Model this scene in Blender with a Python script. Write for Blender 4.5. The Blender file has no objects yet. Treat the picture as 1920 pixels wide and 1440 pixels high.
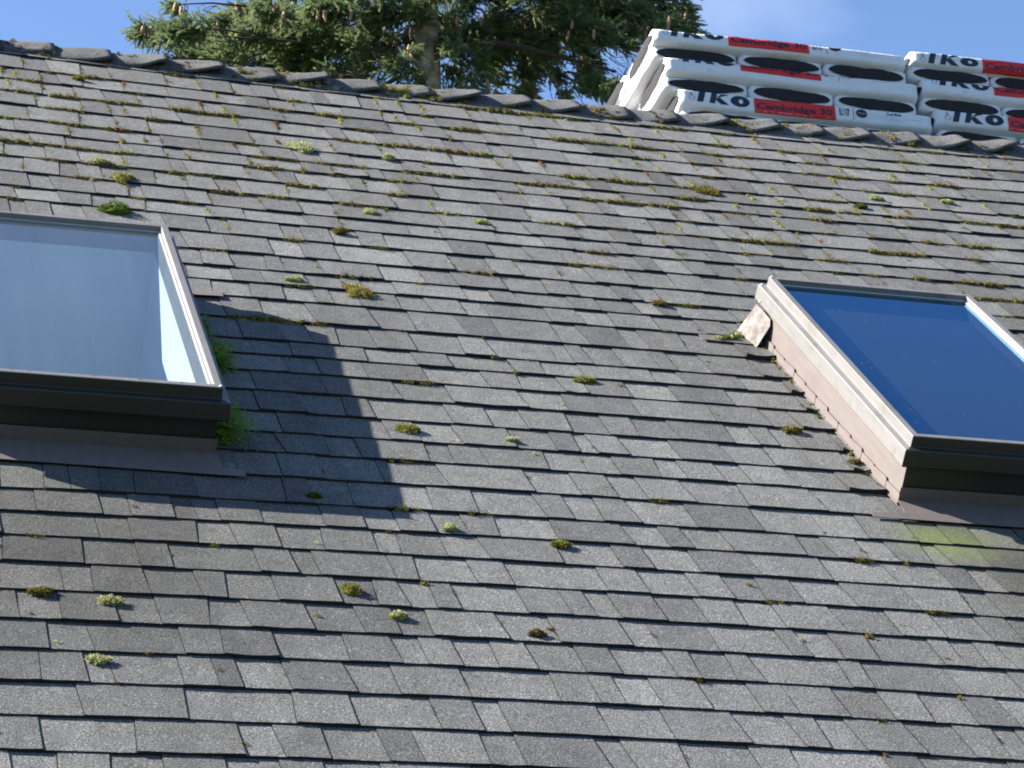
import bpy, math, random
import numpy as np
from mathutils import Vector, Matrix, noise

S = bpy.context.scene
COL = S.collection
ZC = 4.0                       # height of the viewer above the ground
PITCH = math.radians(36.786)   # slope of the roof
CP, SP = math.cos(PITCH), math.sin(PITCH)
DIST = 2.557                   # distance of the viewer from the roof plane

# ------------------------------------------------------------------ camera
cam = bpy.data.cameras.new("camera")
cam.sensor_width = 36.0
cam.lens = 5356.49 / 1920 * 36.0
cam.clip_start = 0.05
cam.clip_end = 2000
camo = bpy.data.objects.new("camera", cam)
COL.objects.link(camo)
r_ = Vector((0.96280, -0.27020, 0.0))
b_ = Vector((-0.25978, -0.9257, -0.27493))
r_.normalize(); b_ = (b_ - r_ * b_.dot(r_)).normalized(); u_ = b_.cross(r_)
camo.matrix_world = Matrix(((r_.x, u_.x, b_.x, 0), (r_.y, u_.y, b_.y, 0), (r_.z, u_.z, b_.z, ZC), (0, 0, 0, 1)))
S.camera = camo

# ------------------------------------------------------------------ sun and sky
TRAVEL = Vector((0.775, -0.245, -0.583)).normalized()
ELEV = math.asin(-TRAVEL.z)
AZ = math.atan2(-TRAVEL.x, -TRAVEL.y)      # clockwise from +Y
sun = bpy.data.lights.new("sun", 'SUN')
sun.energy = 5.0
sun.angle = math.radians(0.53)
sun.color = (1.0, 0.94, 0.86)
suno = bpy.data.objects.new("sun", sun)
COL.objects.link(suno)
suno.rotation_mode = 'QUATERNION'
suno.rotation_quaternion = TRAVEL.to_track_quat('-Z', 'Y')

W = bpy.data.worlds.new("World")
S.world = W
W.use_nodes = True
nt = W.node_tree
nt.nodes.clear()
out = nt.nodes.new("ShaderNodeOutputWorld")
bg = nt.nodes.new("ShaderNodeBackground")
sky = nt.nodes.new("ShaderNodeTexSky")
sky.sky_type = 'NISHITA'
sky.sun_disc = False
sky.sun_elevation = ELEV
sky.sun_rotation = AZ
sky.altitude = 0
sky.air_density = 1.0
sky.dust_density = 0.25
sky.ozone_density = 3.0
bg.inputs[1].default_value = 0.05
# a few thin high cloud wisps
tc = nt.nodes.new("ShaderNodeTexCoord")
mp = nt.nodes.new("ShaderNodeMapping"); mp.inputs['Scale'].default_value = (5, 5, 9)
nz = nt.nodes.new("ShaderNodeTexNoise"); nz.inputs['Scale'].default_value = 1.3; nz.inputs['Detail'].default_value = 6
rp = nt.nodes.new("ShaderNodeValToRGB")
rp.color_ramp.elements[0].position = 0.58; rp.color_ramp.elements[0].color = (0, 0, 0, 1)
rp.color_ramp.elements[1].position = 0.85; rp.color_ramp.elements[1].color = (0.22, 0.22, 0.22, 1)
mx = nt.nodes.new("ShaderNodeMix"); mx.data_type = 'RGBA'
mx.inputs['B'].default_value = (9.5, 10.2, 11.5, 1)
nt.links.new(tc.outputs['Generated'], mp.inputs[0]); nt.links.new(mp.outputs[0], nz.inputs[0])
nt.links.new(nz.outputs[0], rp.inputs[0]); pass
tint = nt.nodes.new("ShaderNodeMix"); tint.data_type = 'RGBA'; tint.blend_type = 'MULTIPLY'
tint.inputs['Factor'].default_value = 1.0; tint.inputs['B'].default_value = (0.93, 0.98, 1.12, 1)
nt.links.new(sky.outputs[0], tint.inputs['A'])
sz = nt.nodes.new("ShaderNodeSeparateXYZ"); nt.links.new(tc.outputs['Generated'], sz.inputs[0])
low = nt.nodes.new("ShaderNodeMapRange"); low.inputs['From Min'].default_value = 0.42; low.inputs['From Max'].default_value = 0.60
low.inputs['To Min'].default_value = 1.0; low.inputs['To Max'].default_value = 0.0
nt.links.new(sz.outputs['Z'], low.inputs['Value'])
ml = nt.nodes.new("ShaderNodeMath"); ml.operation = 'MULTIPLY'
nt.links.new(tint.outputs['Result'], mx.inputs['A']); nt.links.new(rp.outputs[0], ml.inputs[0]); nt.links.new(low.outputs[0], ml.inputs[1]); nt.links.new(ml.outputs[0], mx.inputs['Factor'])
nt.links.new(mx.outputs['Result'], bg.inputs[0])
nt.links.new(bg.outputs[0], out.inputs[0])

S.view_settings.view_transform = 'Standard'
S.view_settings.look = 'None'
S.view_settings.gamma = 1.0
S.view_settings.use_curve_mapping = False
S.view_settings.exposure = 2.0
S.cycles.filter_width = 1.9
S.cycles.max_bounces = 8
S.cycles.transparent_max_bounces = 12
S.cycles.caustics_reflective = False
S.cycles.caustics_refractive = False

# ------------------------------------------------------------------ helpers
def tag(o, label=None, cat=None, group=None, kind=None):
    if label: o['label'] = label
    if cat: o['category'] = cat
    if group: o['group'] = group
    if kind: o['kind'] = kind
    return o

def empty(name, mat=Matrix()):
    o = bpy.data.objects.new(name, None)
    o.empty_display_size = 0.2
    COL.objects.link(o)
    o.matrix_basis = mat
    return o

def mobj(name, verts, faces, mats, parent=None, local=Matrix(), smooth=False, col=None, tone=None, fmat=None):
    me = bpy.data.meshes.new(name)
    me.from_pydata([tuple(v) for v in verts] if not isinstance(verts, np.ndarray) else verts.tolist(), [], faces)
    if not isinstance(mats, (list, tuple)): mats = [mats]
    for m in mats: me.materials.append(m)
    if fmat is not None: me.polygons.foreach_set('material_index', fmat)
    if smooth: me.polygons.foreach_set('use_smooth', [True] * len(me.polygons))
    if col is not None:
        a = me.attributes.new('col', 'FLOAT_COLOR', 'POINT')
        c = np.ones((len(col), 4), dtype=np.float32); c[:, :3] = np.asarray(col)
        a.data.foreach_set('color', c.ravel())
    if tone is not None:
        a = me.attributes.new('tone', 'FLOAT', 'POINT')
        a.data.foreach_set('value', np.asarray(tone, dtype=np.float32))
    me.update()
    o = bpy.data.objects.new(name, me)
    COL.objects.link(o)
    if parent is not None: o.parent = parent
    o.matrix_basis = local
    return o

class MB:
    """collects vertices and faces of one mesh"""
    def __init__(s): s.v = []; s.f = []; s.c = []; s.t = []; s.m = []
    def add(s, vs, fs, col=None, tone=None, m=0):
        b = len(s.v); s.v += [tuple(p) for p in vs]; s.f += [tuple(i + b for i in f) for f in fs]
        s.m += [m] * len(fs)
        if col is not None: s.c += [col] * len(vs)
        if tone is not None: s.t += [tone] * len(vs)
    def box(s, x0, x1, y0, y1, z0, z1, **k):
        s.add([(x0, y0, z0), (x1, y0, z0), (x1, y1, z0), (x0, y1, z0), (x0, y0, z1), (x1, y0, z1), (x1, y1, z1), (x0, y1, z1)],
              [(0, 3, 2, 1), (4, 5, 6, 7), (0, 1, 5, 4), (1, 2, 6, 5), (2, 3, 7, 6), (3, 0, 4, 7)], **k)
    def tube(s, pts, radii, n=7, **k):
        vs = []; fs = []
        for i, p in enumerate(pts):
            p = Vector(p)
            d = (Vector(pts[min(i + 1, len(pts) - 1)]) - Vector(pts[max(i - 1, 0)])).normalized()
            a = d.orthogonal().normalized() if abs(d.z) < .95 else d.cross(Vector((1, 0, 0))).normalized()
            if abs(d.z) < .95: a = d.cross(Vector((0, 0, 1))).normalized()
            c = d.cross(a)
            for j in range(n):
                t = 2 * math.pi * j / n
                vs.append(p + (a * math.cos(t) + c * math.sin(t)) * radii[i])
        for i in range(len(pts) - 1):
            for j in range(n):
                fs.append((i * n + j, i * n + (j + 1) % n, (i + 1) * n + (j + 1) % n, (i + 1) * n + j))
        fs.append(tuple(range(n))[::-1]); fs.append(tuple((len(pts) - 1) * n + j for j in range(n)))
        s.add(vs, fs, **k)
    def obj(s, name, mats, parent=None, local=Matrix(), smooth=False):
        return mobj(name, s.v, s.f, mats, parent, local, smooth, s.c or None, s.t or None, s.m if any(s.m) else None)

# ------------------------------------------------------------------ materials
def mat(name):
    m = bpy.data.materials.new(name); m.use_nodes = True
    return m, m.node_tree.nodes, m.node_tree.links, m.node_tree.nodes['Principled BSDF']
def N(nodes, t, **k):
    n = nodes.new(t)
    for a, b in k.items():
        if a.startswith('_'): setattr(n, a[1:], b)
        else: n.inputs[a.replace('_', ' ')].default_value = b
    return n
def ramp(nodes, links, src, pts):
    r = nodes.new("ShaderNodeValToRGB")
    e = r.color_ramp.elements
    while len(e) < len(pts): e.new(0.5)
    for i, (p, c) in enumerate(pts):
        e[i].position = p; e[i].color = (c[0], c[1], c[2], 1) if isinstance(c, tuple) else (c, c, c, 1)
    links.new(src, r.inputs[0]); return r.outputs[0]
def mixc(nodes, links, fac, a, b, mode='MIX'):
    x = nodes.new("ShaderNodeMix"); x.data_type = 'RGBA'; x.blend_type = mode
    for s, v in (('Factor', fac), ('A', a), ('B', b)):
        if isinstance(v, (int, float)): x.inputs[s].default_value = v
        elif isinstance(v, tuple): x.inputs[s].default_value = (v[0], v[1], v[2], 1)
        else: links.new(v, x.inputs[s])
    return x.outputs['Result']
def bump(nodes, links, h, strength, dist, nrm=None):
    b = nodes.new("ShaderNodeBump"); b.inputs['Strength'].default_value = strength; b.inputs['Distance'].default_value = dist
    links.new(h, b.inputs['Height'])
    if nrm: links.new(nrm, b.inputs['Normal'])
    return b.outputs[0]

def simple(name, color, rough=0.6, var=0.12, scale=8.0, bscale=0, bstr=0.2, metallic=0.0, spec=0.5, coords='Object'):
    m, nd, lk, p = mat(name)
    t = N(nd, "ShaderNodeTexCoord"); n = N(nd, "ShaderNodeTexNoise", Scale=scale, Detail=5.0, Roughness=0.6)
    lk.new(t.outputs[coords], n.inputs['Vector'])
    lo = tuple(c * (1 - var) for c in color); hi = tuple(min(1, c * (1 + var)) for c in color)
    lk.new(ramp(nd, lk, n.outputs[0], [(0.3, lo), (0.7, hi)]), p.inputs['Base Color'])
    p.inputs['Roughness'].default_value = rough; p.inputs['Metallic'].default_value = metallic
    p.inputs['Specular IOR Level'].default_value = spec
    if bscale:
        n2 = N(nd, "ShaderNodeTexNoise", Scale=bscale, Detail=4.0); lk.new(t.outputs[coords], n2.inputs['Vector'])
        lk.new(bump(nd, lk, n2.outputs[0], bstr, 0.004), p.inputs['Normal'])
    return m

def granule_material():
    m, nd, lk, p = mat("mineral_granules")
    t = N(nd, "ShaderNodeTexCoord"); O = t.outputs['Object']
    tone = N(nd, "ShaderNodeAttribute", _attribute_name='tone').outputs['Fac']
    vor = N(nd, "ShaderNodeTexVoronoi", Scale=330.0); lk.new(O, vor.inputs['Vector'])
    fine = N(nd, "ShaderNodeTexNoise", Scale=225.0, Detail=3.0, Roughness=0.8); lk.new(O, fine.inputs['Vector'])
    mid = N(nd, "ShaderNodeTexNoise", Scale=22.0, Detail=4.0); lk.new(O, mid.inputs['Vector'])
    big = N(nd, "ShaderNodeTexNoise", Scale=1.1, Detail=5.0, Roughness=0.6); lk.new(O, big.inputs['Vector'])
    g = ramp(nd, lk, fine.outputs[0], [(0.30, (0.030, 0.031, 0.032)), (0.44, (0.102, 0.103, 0.101)), (0.54, (0.172, 0.172, 0.167)), (0.70, (0.36, 0.36, 0.35))])
    sp = N(nd, "ShaderNodeSeparateColor"); lk.new(vor.outputs['Color'], sp.inputs[0])
    # single pale and single dark granules
    pale = ramp(nd, lk, sp.outputs[0], [(0.985, 0.0), (0.995, 1.0)])
    g = mixc(nd, lk, pale, g, (0.42, 0.41, 0.38))
    tr = ramp(nd, lk, tone, [(0.0, (0.54, 0.545, 0.56)), (0.5, (0.80, 0.81, 0.81)), (1.0, (1.08, 1.09, 1.08))])
    g = mixc(nd, lk, 1.0, g, tr, 'MULTIPLY')
    md = ramp(nd, lk, mid.outputs[0], [(0.3, 0.86), (0.7, 1.1)])
    g = mixc(nd, lk, 1.0, g, md, 'MULTIPLY')
    bd = ramp(nd, lk, big.outputs[0], [(0.35, (0.86, 0.85, 0.83)), (0.65, (1.06, 1.06, 1.07))])
    g = mixc(nd, lk, 1.0, g, bd, 'MULTIPLY')
    # run-off dirt below the two skylights and one algae patch
    sx = N(nd, "ShaderNodeSeparateXYZ"); lk.new(O, sx.inputs[0])
    wob = N(nd, "ShaderNodeTexNoise", Scale=5.0, Detail=6.0, Roughness=0.7); lk.new(O, wob.inputs['Vector'])
    def spot(cu, cv, ru, rv, soft):
        a = N(nd, "ShaderNodeVectorMath", _operation='SUBTRACT'); lk.new(O, a.inputs[0]); a.inputs[1].default_value = (cu, cv, 0)
        b = N(nd, "ShaderNodeVectorMath", _operation='MULTIPLY'); lk.new(a.outputs[0], b.inputs[0]); b.inputs[1].default_value = (1 / ru, 1 / rv, 0)
        l = N(nd, "ShaderNodeVectorMath", _operation='LENGTH'); lk.new(b.outputs[0], l.inputs[0])
        w = N(nd, "ShaderNodeMath", _operation='MULTIPLY_ADD'); lk.new(wob.outputs[0], w.inputs[0]); w.inputs[1].default_value = 1.1
        lk.new(l.outputs['Value'], w.inputs[2])
        q = N(nd, "ShaderNodeMath", _operation='MULTIPLY'); lk.new(w.outputs[0], q.inputs[0]); q.inputs[1].default_value = 0.4
        return ramp(nd, lk, q.outputs[0], [(0.0, 1.0), (0.30, 0.9), (0.30 + soft, 0.0)])
    s1 = spot(0.70, 5.65, 0.68, 1.0, 0.42)
    g = mixc(nd, lk, s1, g, mixc(nd, lk, 1.0, g, (0.48, 0.47, 0.445), 'MULTIPLY'))
    s2 = spot(3.12, 5.7, 0.36, 0.8, 0.38)
    g = mixc(nd, lk, s2, g, mixc(nd, lk, 1.0, g, (0.58, 0.56, 0.46), 'MULTIPLY'))
    s3 = spot(2.90, 6.03, 0.17, 0.13, 0.36)
    s3b = mixc(nd, lk, 1.0, s3, (0.62, 0.62, 0.62), 'MULTIPLY')
    g = mixc(nd, lk, s3b, g, (0.14, 0.17, 0.035))
    stm = N(nd, "ShaderNodeMapping"); stm.inputs['Scale'].default_value = (9, 0.9, 1); lk.new(O, stm.inputs[0])
    stn = N(nd, "ShaderNodeTexNoise", Scale=1.0, Detail=6.0, Roughness=0.6); lk.new(stm.outputs[0], stn.inputs['Vector'])
    g = mixc(nd, lk, 1.0, g, ramp(nd, lk, stn.outputs[0], [(0.32, (0.86, 0.86, 0.85)), (0.5, (1.0, 1.0, 1.0)), (0.70, (1.12, 1.12, 1.12))]), 'MULTIPLY')
    # dull brown dirt specks in the upper courses
    dn = N(nd, "ShaderNodeTexNoise", Scale=11.0, Detail=8.0, Roughness=0.8); lk.new(O, dn.inputs['Vector'])
    df = ramp(nd, lk, dn.outputs[0], [(0.55, 0.0), (0.70, 0.75)])
    g = mixc(nd, lk, df, g, mixc(nd, lk, 1.0, g, (0.84, 0.78, 0.66), 'MULTIPLY'))
    lk.new(g, p.inputs['Base Color'])
    p.inputs['Roughness'].default_value = 0.88; p.inputs['Specular IOR Level'].default_value = 0.25
    nb = bump(nd, lk, fine.outputs[0], 0.65, 0.0026)
    nb = bump(nd, lk, vor.outputs['Distance'], 0.35, 0.0012, nb)
    lk.new(nb, p.inputs['Normal'])
    return m

def metal_material(name, color, rough, grime=(0.05, 0.07, 0.03), gfac=0.25, gscale=9.0, metallic=0.0):
    m, nd, lk, p = mat(name)
    t = N(nd, "ShaderNodeTexCoord"); O = t.outputs['Object']
    n1 = N(nd, "ShaderNodeTexNoise", Scale=gscale, Detail=8.0, Roughness=0.65); lk.new(O, n1.inputs['Vector'])
    mp = N(nd, "ShaderNodeMapping"); mp.inputs['Scale'].default_value = (40, 4, 40); lk.new(O, mp.inputs[0])
    n2 = N(nd, "ShaderNodeTexNoise", Scale=2.0, Detail=4.0); lk.new(mp.outputs[0], n2.inputs['Vector'])
    c = ramp(nd, lk, n2.outputs[0], [(0.3, tuple(x * 0.9 for x in color)), (0.7, tuple(x * 1.07 for x in color))])
    f = ramp(nd, lk, n1.outputs[0], [(0.50, 0.0), (0.72, gfac)])
    c = mixc(nd, lk, f, c, grime)
    lk.new(c, p.inputs['Base Color'])
    rr = ramp(nd, lk, n1.outputs[0], [(0.3, rough * 0.8), (0.7, min(1, rough * 1.3))])
    lk.new(rr, p.inputs['Roughness']); p.inputs['Metallic'].default_value = metallic
    lk.new(bump(nd, lk, n1.outputs[0], 0.10, 0.003), p.inputs['Normal'])
    return m

def attr_material(name, rough=0.9, trans=0.0, spec=0.2, nscale=0):
    m, nd, lk, p = mat(name)
    a = N(nd, "ShaderNodeAttribute", _attribute_name='col')
    c = a.outputs['Color']
    if nscale:
        t = N(nd, "ShaderNodeTexCoord"); n = N(nd, "ShaderNodeTexNoise", Scale=nscale, Detail=4.0); lk.new(t.outputs['Object'], n.inputs['Vector'])
        c = mixc(nd, lk, 1.0, c, ramp(nd, lk, n.outputs[0], [(0.3, 0.7), (0.7, 1.25)]), 'MULTIPLY')
    lk.new(c, p.inputs['Base Color']); p.inputs['Roughness'].default_value = rough
    p.inputs['Specular IOR Level'].default_value = spec
    if trans:
        tb = N(nd, "ShaderNodeBsdfTranslucent"); lk.new(c, tb.inputs[0])
        mx = N(nd, "ShaderNodeMixShader"); mx.inputs[0].default_value = trans
        lk.new(p.outputs[0], mx.inputs[1]); lk.new(tb.outputs[0], mx.inputs[2])
        lk.new(mx.outputs[0], nd['Material Output'].inputs[0])
    return m

def glass_material(name, k, tint, dust):
    m, nd, lk, p = mat(name)
    nd.remove(p)
    # reflectance of the pane from the angle, the same from both sides
    geo = N(nd, "ShaderNodeNewGeometry")
    dt = N(nd, "ShaderNodeVectorMath", _operation='DOT_PRODUCT'); lk.new(geo.outputs['Normal'], dt.inputs[0]); lk.new(geo.outputs['Incoming'], dt.inputs[1])
    ab = N(nd, "ShaderNodeMath", _operation='ABSOLUTE'); lk.new(dt.outputs['Value'], ab.inputs[0])
    om = N(nd, "ShaderNodeMath", _operation='SUBTRACT'); om.inputs[0].default_value = 1.0; lk.new(ab.outputs[0], om.inputs[1])
    pw = N(nd, "ShaderNodeMath", _operation='POWER'); lk.new(om.outputs[0], pw.inputs[0]); pw.inputs[1].default_value = 5.0
    mu = N(nd, "ShaderNodeMath", _operation='MULTIPLY_ADD', _use_clamp=True); lk.new(pw.outputs[0], mu.inputs[0]); mu.inputs[1].default_value = k; mu.inputs[2].default_value = 0.09
    gl = N(nd, "ShaderNodeBsdfGlossy", Roughness=0.012); gl.inputs['Color'].default_value = (*tint, 1)
    t = N(nd, "ShaderNodeTexCoord"); n = N(nd, "ShaderNodeTexNoise", Scale=3.0, Detail=6.0); lk.new(t.outputs['Object'], n.inputs['Vector'])
    tr = N(nd, "ShaderNodeBsdfTransparent"); tr.inputs[0].default_value = (0.80, 0.88, 0.90, 1)
    a = N(nd, "ShaderNodeMixShader"); lk.new(mu.outputs[0], a.inputs[0]); lk.new(tr.outputs[0], a.inputs[1]); lk.new(gl.outputs[0], a.inputs[2])
    sp = N(nd, "ShaderNodeTexVoronoi", Scale=26.0); lk.new(t.outputs['Object'], sp.inputs['Vector'])
    spot_ = ramp(nd, lk, sp.outputs['Distance'], [(0.035, 0.30), (0.06, 0.0)])
    str_ = N(nd, "ShaderNodeMapping"); str_.inputs['Scale'].default_value = (30, 1.2, 1); lk.new(t.outputs['Object'], str_.inputs[0])
    n3 = N(nd, "ShaderNodeTexNoise", Scale=1.0, Detail=5.0); lk.new(str_.outputs[0], n3.inputs['Vector'])
    film = ramp(nd, lk, n3.outputs[0], [(0.35, 0.0), (0.75, dust * 0.4)])
    sm1 = N(nd, "ShaderNodeMath", _operation='ADD'); lk.new(spot_, sm1.inputs[0]); lk.new(film, sm1.inputs[1])
    sm2 = N(nd, "ShaderNodeMath", _operation='ADD', _use_clamp=True); lk.new(sm1.outputs[0], sm2.inputs[0]); lk.new(ramp(nd, lk, n.outputs[0], [(0.3, dust), (0.8, dust * 1.3)]), sm2.inputs[1])
    du = N(nd, "ShaderNodeBsdfDiffuse"); du.inputs[0].default_value = (0.36, 0.42, 0.46, 1)
    b = N(nd, "ShaderNodeMixShader"); lk.new(sm2.outputs[0], b.inputs[0])
    lk.new(a.outputs[0], b.inputs[1]); lk.new(du.outputs[0], b.inputs[2])
    lk.new(b.outputs[0], nd['Material Output'].inputs[0])
    return m

M_gran = granule_material()
M_frame = metal_material("painted_taupe_aluminium", (0.160, 0.153, 0.147), 0.45, grime=(0.03, 0.04, 0.016), gfac=0.5)
M_shade_algae = metal_material("shade_darkened_algae_aluminium", (0.020, 0.019, 0.016), 0.4, grime=(0.010, 0.022, 0.006), gfac=0.95, gscale=6.0)  # taupe darkened to paint in the downslope shade, plus real green algae
M_flash = metal_material("pinkish_brown_flashing", (0.128, 0.106, 0.098), 0.6, grime=(0.06, 0.055, 0.04), gfac=0.25)
M_moss = attr_material("moss", rough=1.0, trans=0.25, spec=0.05)
M_glass = glass_material('double_glazing', 1.9, (0.82, 0.95, 0.98), 0.055)
M_glass_coated = glass_material('coated_double_glazing', 2.5, (0.29, 0.68, 1.0), 0.003)
M_white_shaft = simple("white_painted_plaster", (0.62, 0.69, 0.71), 0.85, 0.03, 6, 220, 0.25)
M_dark_shaft = simple("dark_blind_cloth", (0.006, 0.008, 0.012), 0.9, 0.2, 6)
M_flap = metal_material("weathered_pinkish_flashing", (0.098, 0.078, 0.070), 0.65, grime=(0.04, 0.036, 0.028), gfac=0.7, gscale=30.0)
M_gasket = simple("pale_glazing_strip", (0.30, 0.32, 0.33), 0.4, 0.05, 10)
M_wall = simple("beige_siding", (0.20, 0.18, 0.15), 0.8, 0.08, 3, 60, 0.15)
M_grass = simple("lawn_grass", (0.022, 0.036, 0.014), 0.95, 0.4, 2.5, 30, 0.8)
M_edge = simple("black_asphalt_edge", (0.014, 0.013, 0.013), 0.9, 0.3, 40, 250, 0.5)
M_screw = simple("bright_screw_head", (0.75, 0.74, 0.72), 0.35, 0.05, 30)
# ------------------------------------------------------------------ the house
# roof frame: x along the ridge, y up the slope, z out of the roof
RF = Matrix(((1, 0, 0, 0), (0, CP, -SP, SP * DIST), (0, SP, CP, ZC - CP * DIST), (0, 0, 0, 1)))
def roofpt(u, v, w=0.0): return RF @ Vector((u, v, w))
house = empty("house", Matrix.Translation((3.0, 9.5, 0.0)))
tag(house, "house with grey asphalt shingle roof, two roof windows and mossy ridge", "house")
LOC = house.matrix_basis.inverted() @ RF

COURSES = [(9.762,-0.0156,0.02213), (9.5912,-0.0144,0.02091), (9.4554,-0.0099,0.0197), (9.309,-0.0074,0.01848), (9.1525,-0.0064,0.01727), (8.9887,-0.0036,0.01606), (8.8558,0.0005,0.01486), (8.7361,0.0022,0.01365), (8.5809,0.0017,0.01245), (8.4262,0.0046,0.01125), (8.2838,0.0087,0.01005), (8.1629,0.0086,0.00885), (8.0142,0.0094,0.00766), (7.853,0.0099,0.00646), (7.7104,0.0104,0.00527), (7.5917,0.0108,0.00408), (7.4581,0.0089,0.00289), (7.2834,0.0088,0.0017), (7.1251,0.0105,0.00052), (7.0123,0.0088,-0.00066), (6.8846,0.0073,-0.00184), (6.7431,0.0051,-0.00302), (6.5978,0.003,-0.0042), (6.4583,0.0011,-0.00537), (6.3257,-0.0009,-0.00655), (6.1748,-0.003,-0.00772), (6.0197,-0.0058,-0.00889), (5.8888,-0.0088,-0.01006), (5.7528,-0.0141,-0.01122), (5.6133,-0.0178,-0.01239), (5.4713,-0.0203,-0.01355), (5.3294,-0.0225,-0.01471), (5.1886,-0.0271,-0.01587), (5.0442,-0.0315,-0.01702), (4.8934,-0.038,-0.01818), (4.7485,-0.0422,-0.01933)]
SKY = [dict(u0=0.462, u1=1.097, v0=6.258, v1=7.484, dz=-0.009), dict(u0=2.854, u1=3.489, v0=6.258, v1=7.478, dz=0.0)]

def edge(i, u):
    """height up the slope of the lower edge of course i (1 = next to the ridge)"""
    if i < 1: return COURSES[0][0] + 0.16 + 0.02 * min(6, (u - 2.5) ** 2)
    if i > 36:
        a, b, c = COURSES[35]; a -= 0.1435 * (i - 36)
    else: a, b, c = COURSES[i - 1]
    d = max(-2.4, min(2.8, u - 2.5)); e = (u - 2.5) - d
    return a + b * d + c * d * d + e * (b + 2 * c * d) * 0.3
def ridge_v(u): return 9.945 + 0.0215 * min(7.0, (u - 2.6) ** 2)

rs = random.Random(11)
NCOURSE = 49
U0, U1 = -2.2, 8.6
joints = []          # (u, course, slant, level left of it)
sh = MB()
def shingle(i, ua, ub, sa, sb, hi, tone, vlo=None, vhi=None, curl=0.0):
    """one tab: tapered slab from its butt edge up to under the next course"""
    hb = 0.0088 if hi else 0.0069
    ht = 0.0026 if hi else 0.0
    n = max(2, int((ub - ua) / 0.028))
    rows = 4
    vs = []; grid = []
    gap = 0.0009
    for r in range(rows + 1):
        row = []
        t = r / rows
        for k in range(n + 1):
            s = k / n
            u = ua + gap + (ub - ua - 2 * gap) * s + (sa * (1 - s) + sb * s) * t
            vb = edge(i, u); vt = edge(i - 1, u) + 0.012
            jit = noise.noise(Vector((u * 21, i * 7.3, 0))) * 0.0016 + noise.noise(Vector((u * 95, i * 3.1, 5))) * 0.0012
            if vlo is not None: vb = max(vb, vlo)
            if vhi is not None: vt = min(vt, vhi)
            v = vb + (vt - vb) * t + (jit if t == 0 else 0)
            w = hb + (ht - hb) * t
            w += noise.noise(Vector((u * 6, v * 6, 3.0))) * 0.0016 * (1 - t)
            e = min(s, 1 - s)
            w += (1 - t) ** 2 * (curl * (0.35 + 0.65 * (1 - 2 * e)))
            w += noise.noise(Vector((u * 33, v * 33, 8.0))) * 0.0004
            row.append(len(vs)); vs.append((u, v, w))
        grid.append(row)
    fs = []
    for r in range(rows):
        for k in range(n):
            fs.append((grid[r][k], grid[r][k + 1], grid[r + 1][k + 1], grid[r + 1][k]))
    nface = len(fs)
    b = len(vs)          # butt edge
    for k in range(n + 1): vs.append((vs[grid[0][k]][0], vs[grid[0][k]][1] + 0.0008, -0.004))
    for k in range(n): fs.append((b + k, b + k + 1, grid[0][k + 1], grid[0][k]))
    for side, k in ((0, 0), (1, n)):
        c = len(vs)
        for r in range(rows + 1):
            p = vs[grid[r][k]]; vs.append((p[0], p[1], p[2] - 0.0105))
        for r in range(rows):
            q = (grid[r][k], grid[r + 1][k], c + r + 1, c + r)
            fs.append(q if side == 0 else q[::-1])
    sh.add(vs, fs, tone=tone)
    sh.m[-(len(fs) - nface):] = [1] * (len(fs) - nface)

for i in range(1, NCOURSE + 1):
    u = U0 - rs.random() * 0.2
    hi = rs.random() < 0.5
    last = 0.5
    cuts = []
    while u < U1:
        wdt = rs.choice((0.055, 0.075, 0.09, 0.10, 0.115, 0.13, 0.155, 0.19)) * rs.uniform(0.85, 1.15)
        cuts.append((u, hi, wdt)); u += wdt
        hi = (not hi) if rs.random() < 0.88 else hi
    sl = [rs.uniform(-0.012, 0.012) * (1 if rs.random() < .75 else .2) for _ in range(len(cuts) + 1)]
    for k, (ua, hi, wdt) in enumerate(cuts):
        ub = ua + wdt
        tone = min(1, max(0, (0.68 if not hi else 0.50) + rs.gauss(0, 0.17)))
        if rs.random() < 0.12: tone *= 0.45
        joints.append((ua, i, sl[k], hi))
        curl = max(0.0, rs.gauss(0.0, 0.0012)) + (0.004 * rs.random() if rs.random() < 0.05 else 0)
        # pieces left after the two roof openings
        vm0, vm1 = edge(i, (ua + ub) / 2), edge(i - 1, (ua + ub) / 2)
        pieces = [(ua, ub, sl[k], sl[k + 1], None, None)]
        for w_ in SKY:
            res = []
            for (a, b, s0, s1, lo, hi_) in pieces:
                x0, x1 = w_['u0'] + 0.01, w_['u1'] - 0.01
                y0, y1 = w_['v0'] + 0.01, w_['v1'] - 0.01
                if b <= x0 or a >= x1 or vm1 <= y0 or vm0 >= y1:
                    res.append((a, b, s0, s1, lo, hi_)); continue
                if a < x0 - .012: res.append((a, x0, s0, 0, lo, hi_))
                if b > x1 + .012: res.append((x1, b, 0, s1, lo, hi_))
                ia, ib = max(a, x0), min(b, x1)
                if ib - ia > 0.01:
                    if vm0 < y0 - .01: res.append((ia, ib, 0, 0, lo, y0))
                    if vm1 > y1 + .01: res.append((ia, ib, 0, 0, y1, hi_))
            pieces = res
        for (a, b, s0, s1, lo, hi_) in pieces:
            near = 0.0
            if SKY[1]['u0'] - 0.02 < b < SKY[1]['u0'] + .02 and 6.3 < vm0 < 7.5: near = 0.008
            shingle(i, a, b, s0, s1, hi, tone, lo, hi_, curl + near)
slope = sh.obj("shingle_roof_slope", [M_gran, M_edge], house, LOC)

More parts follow.
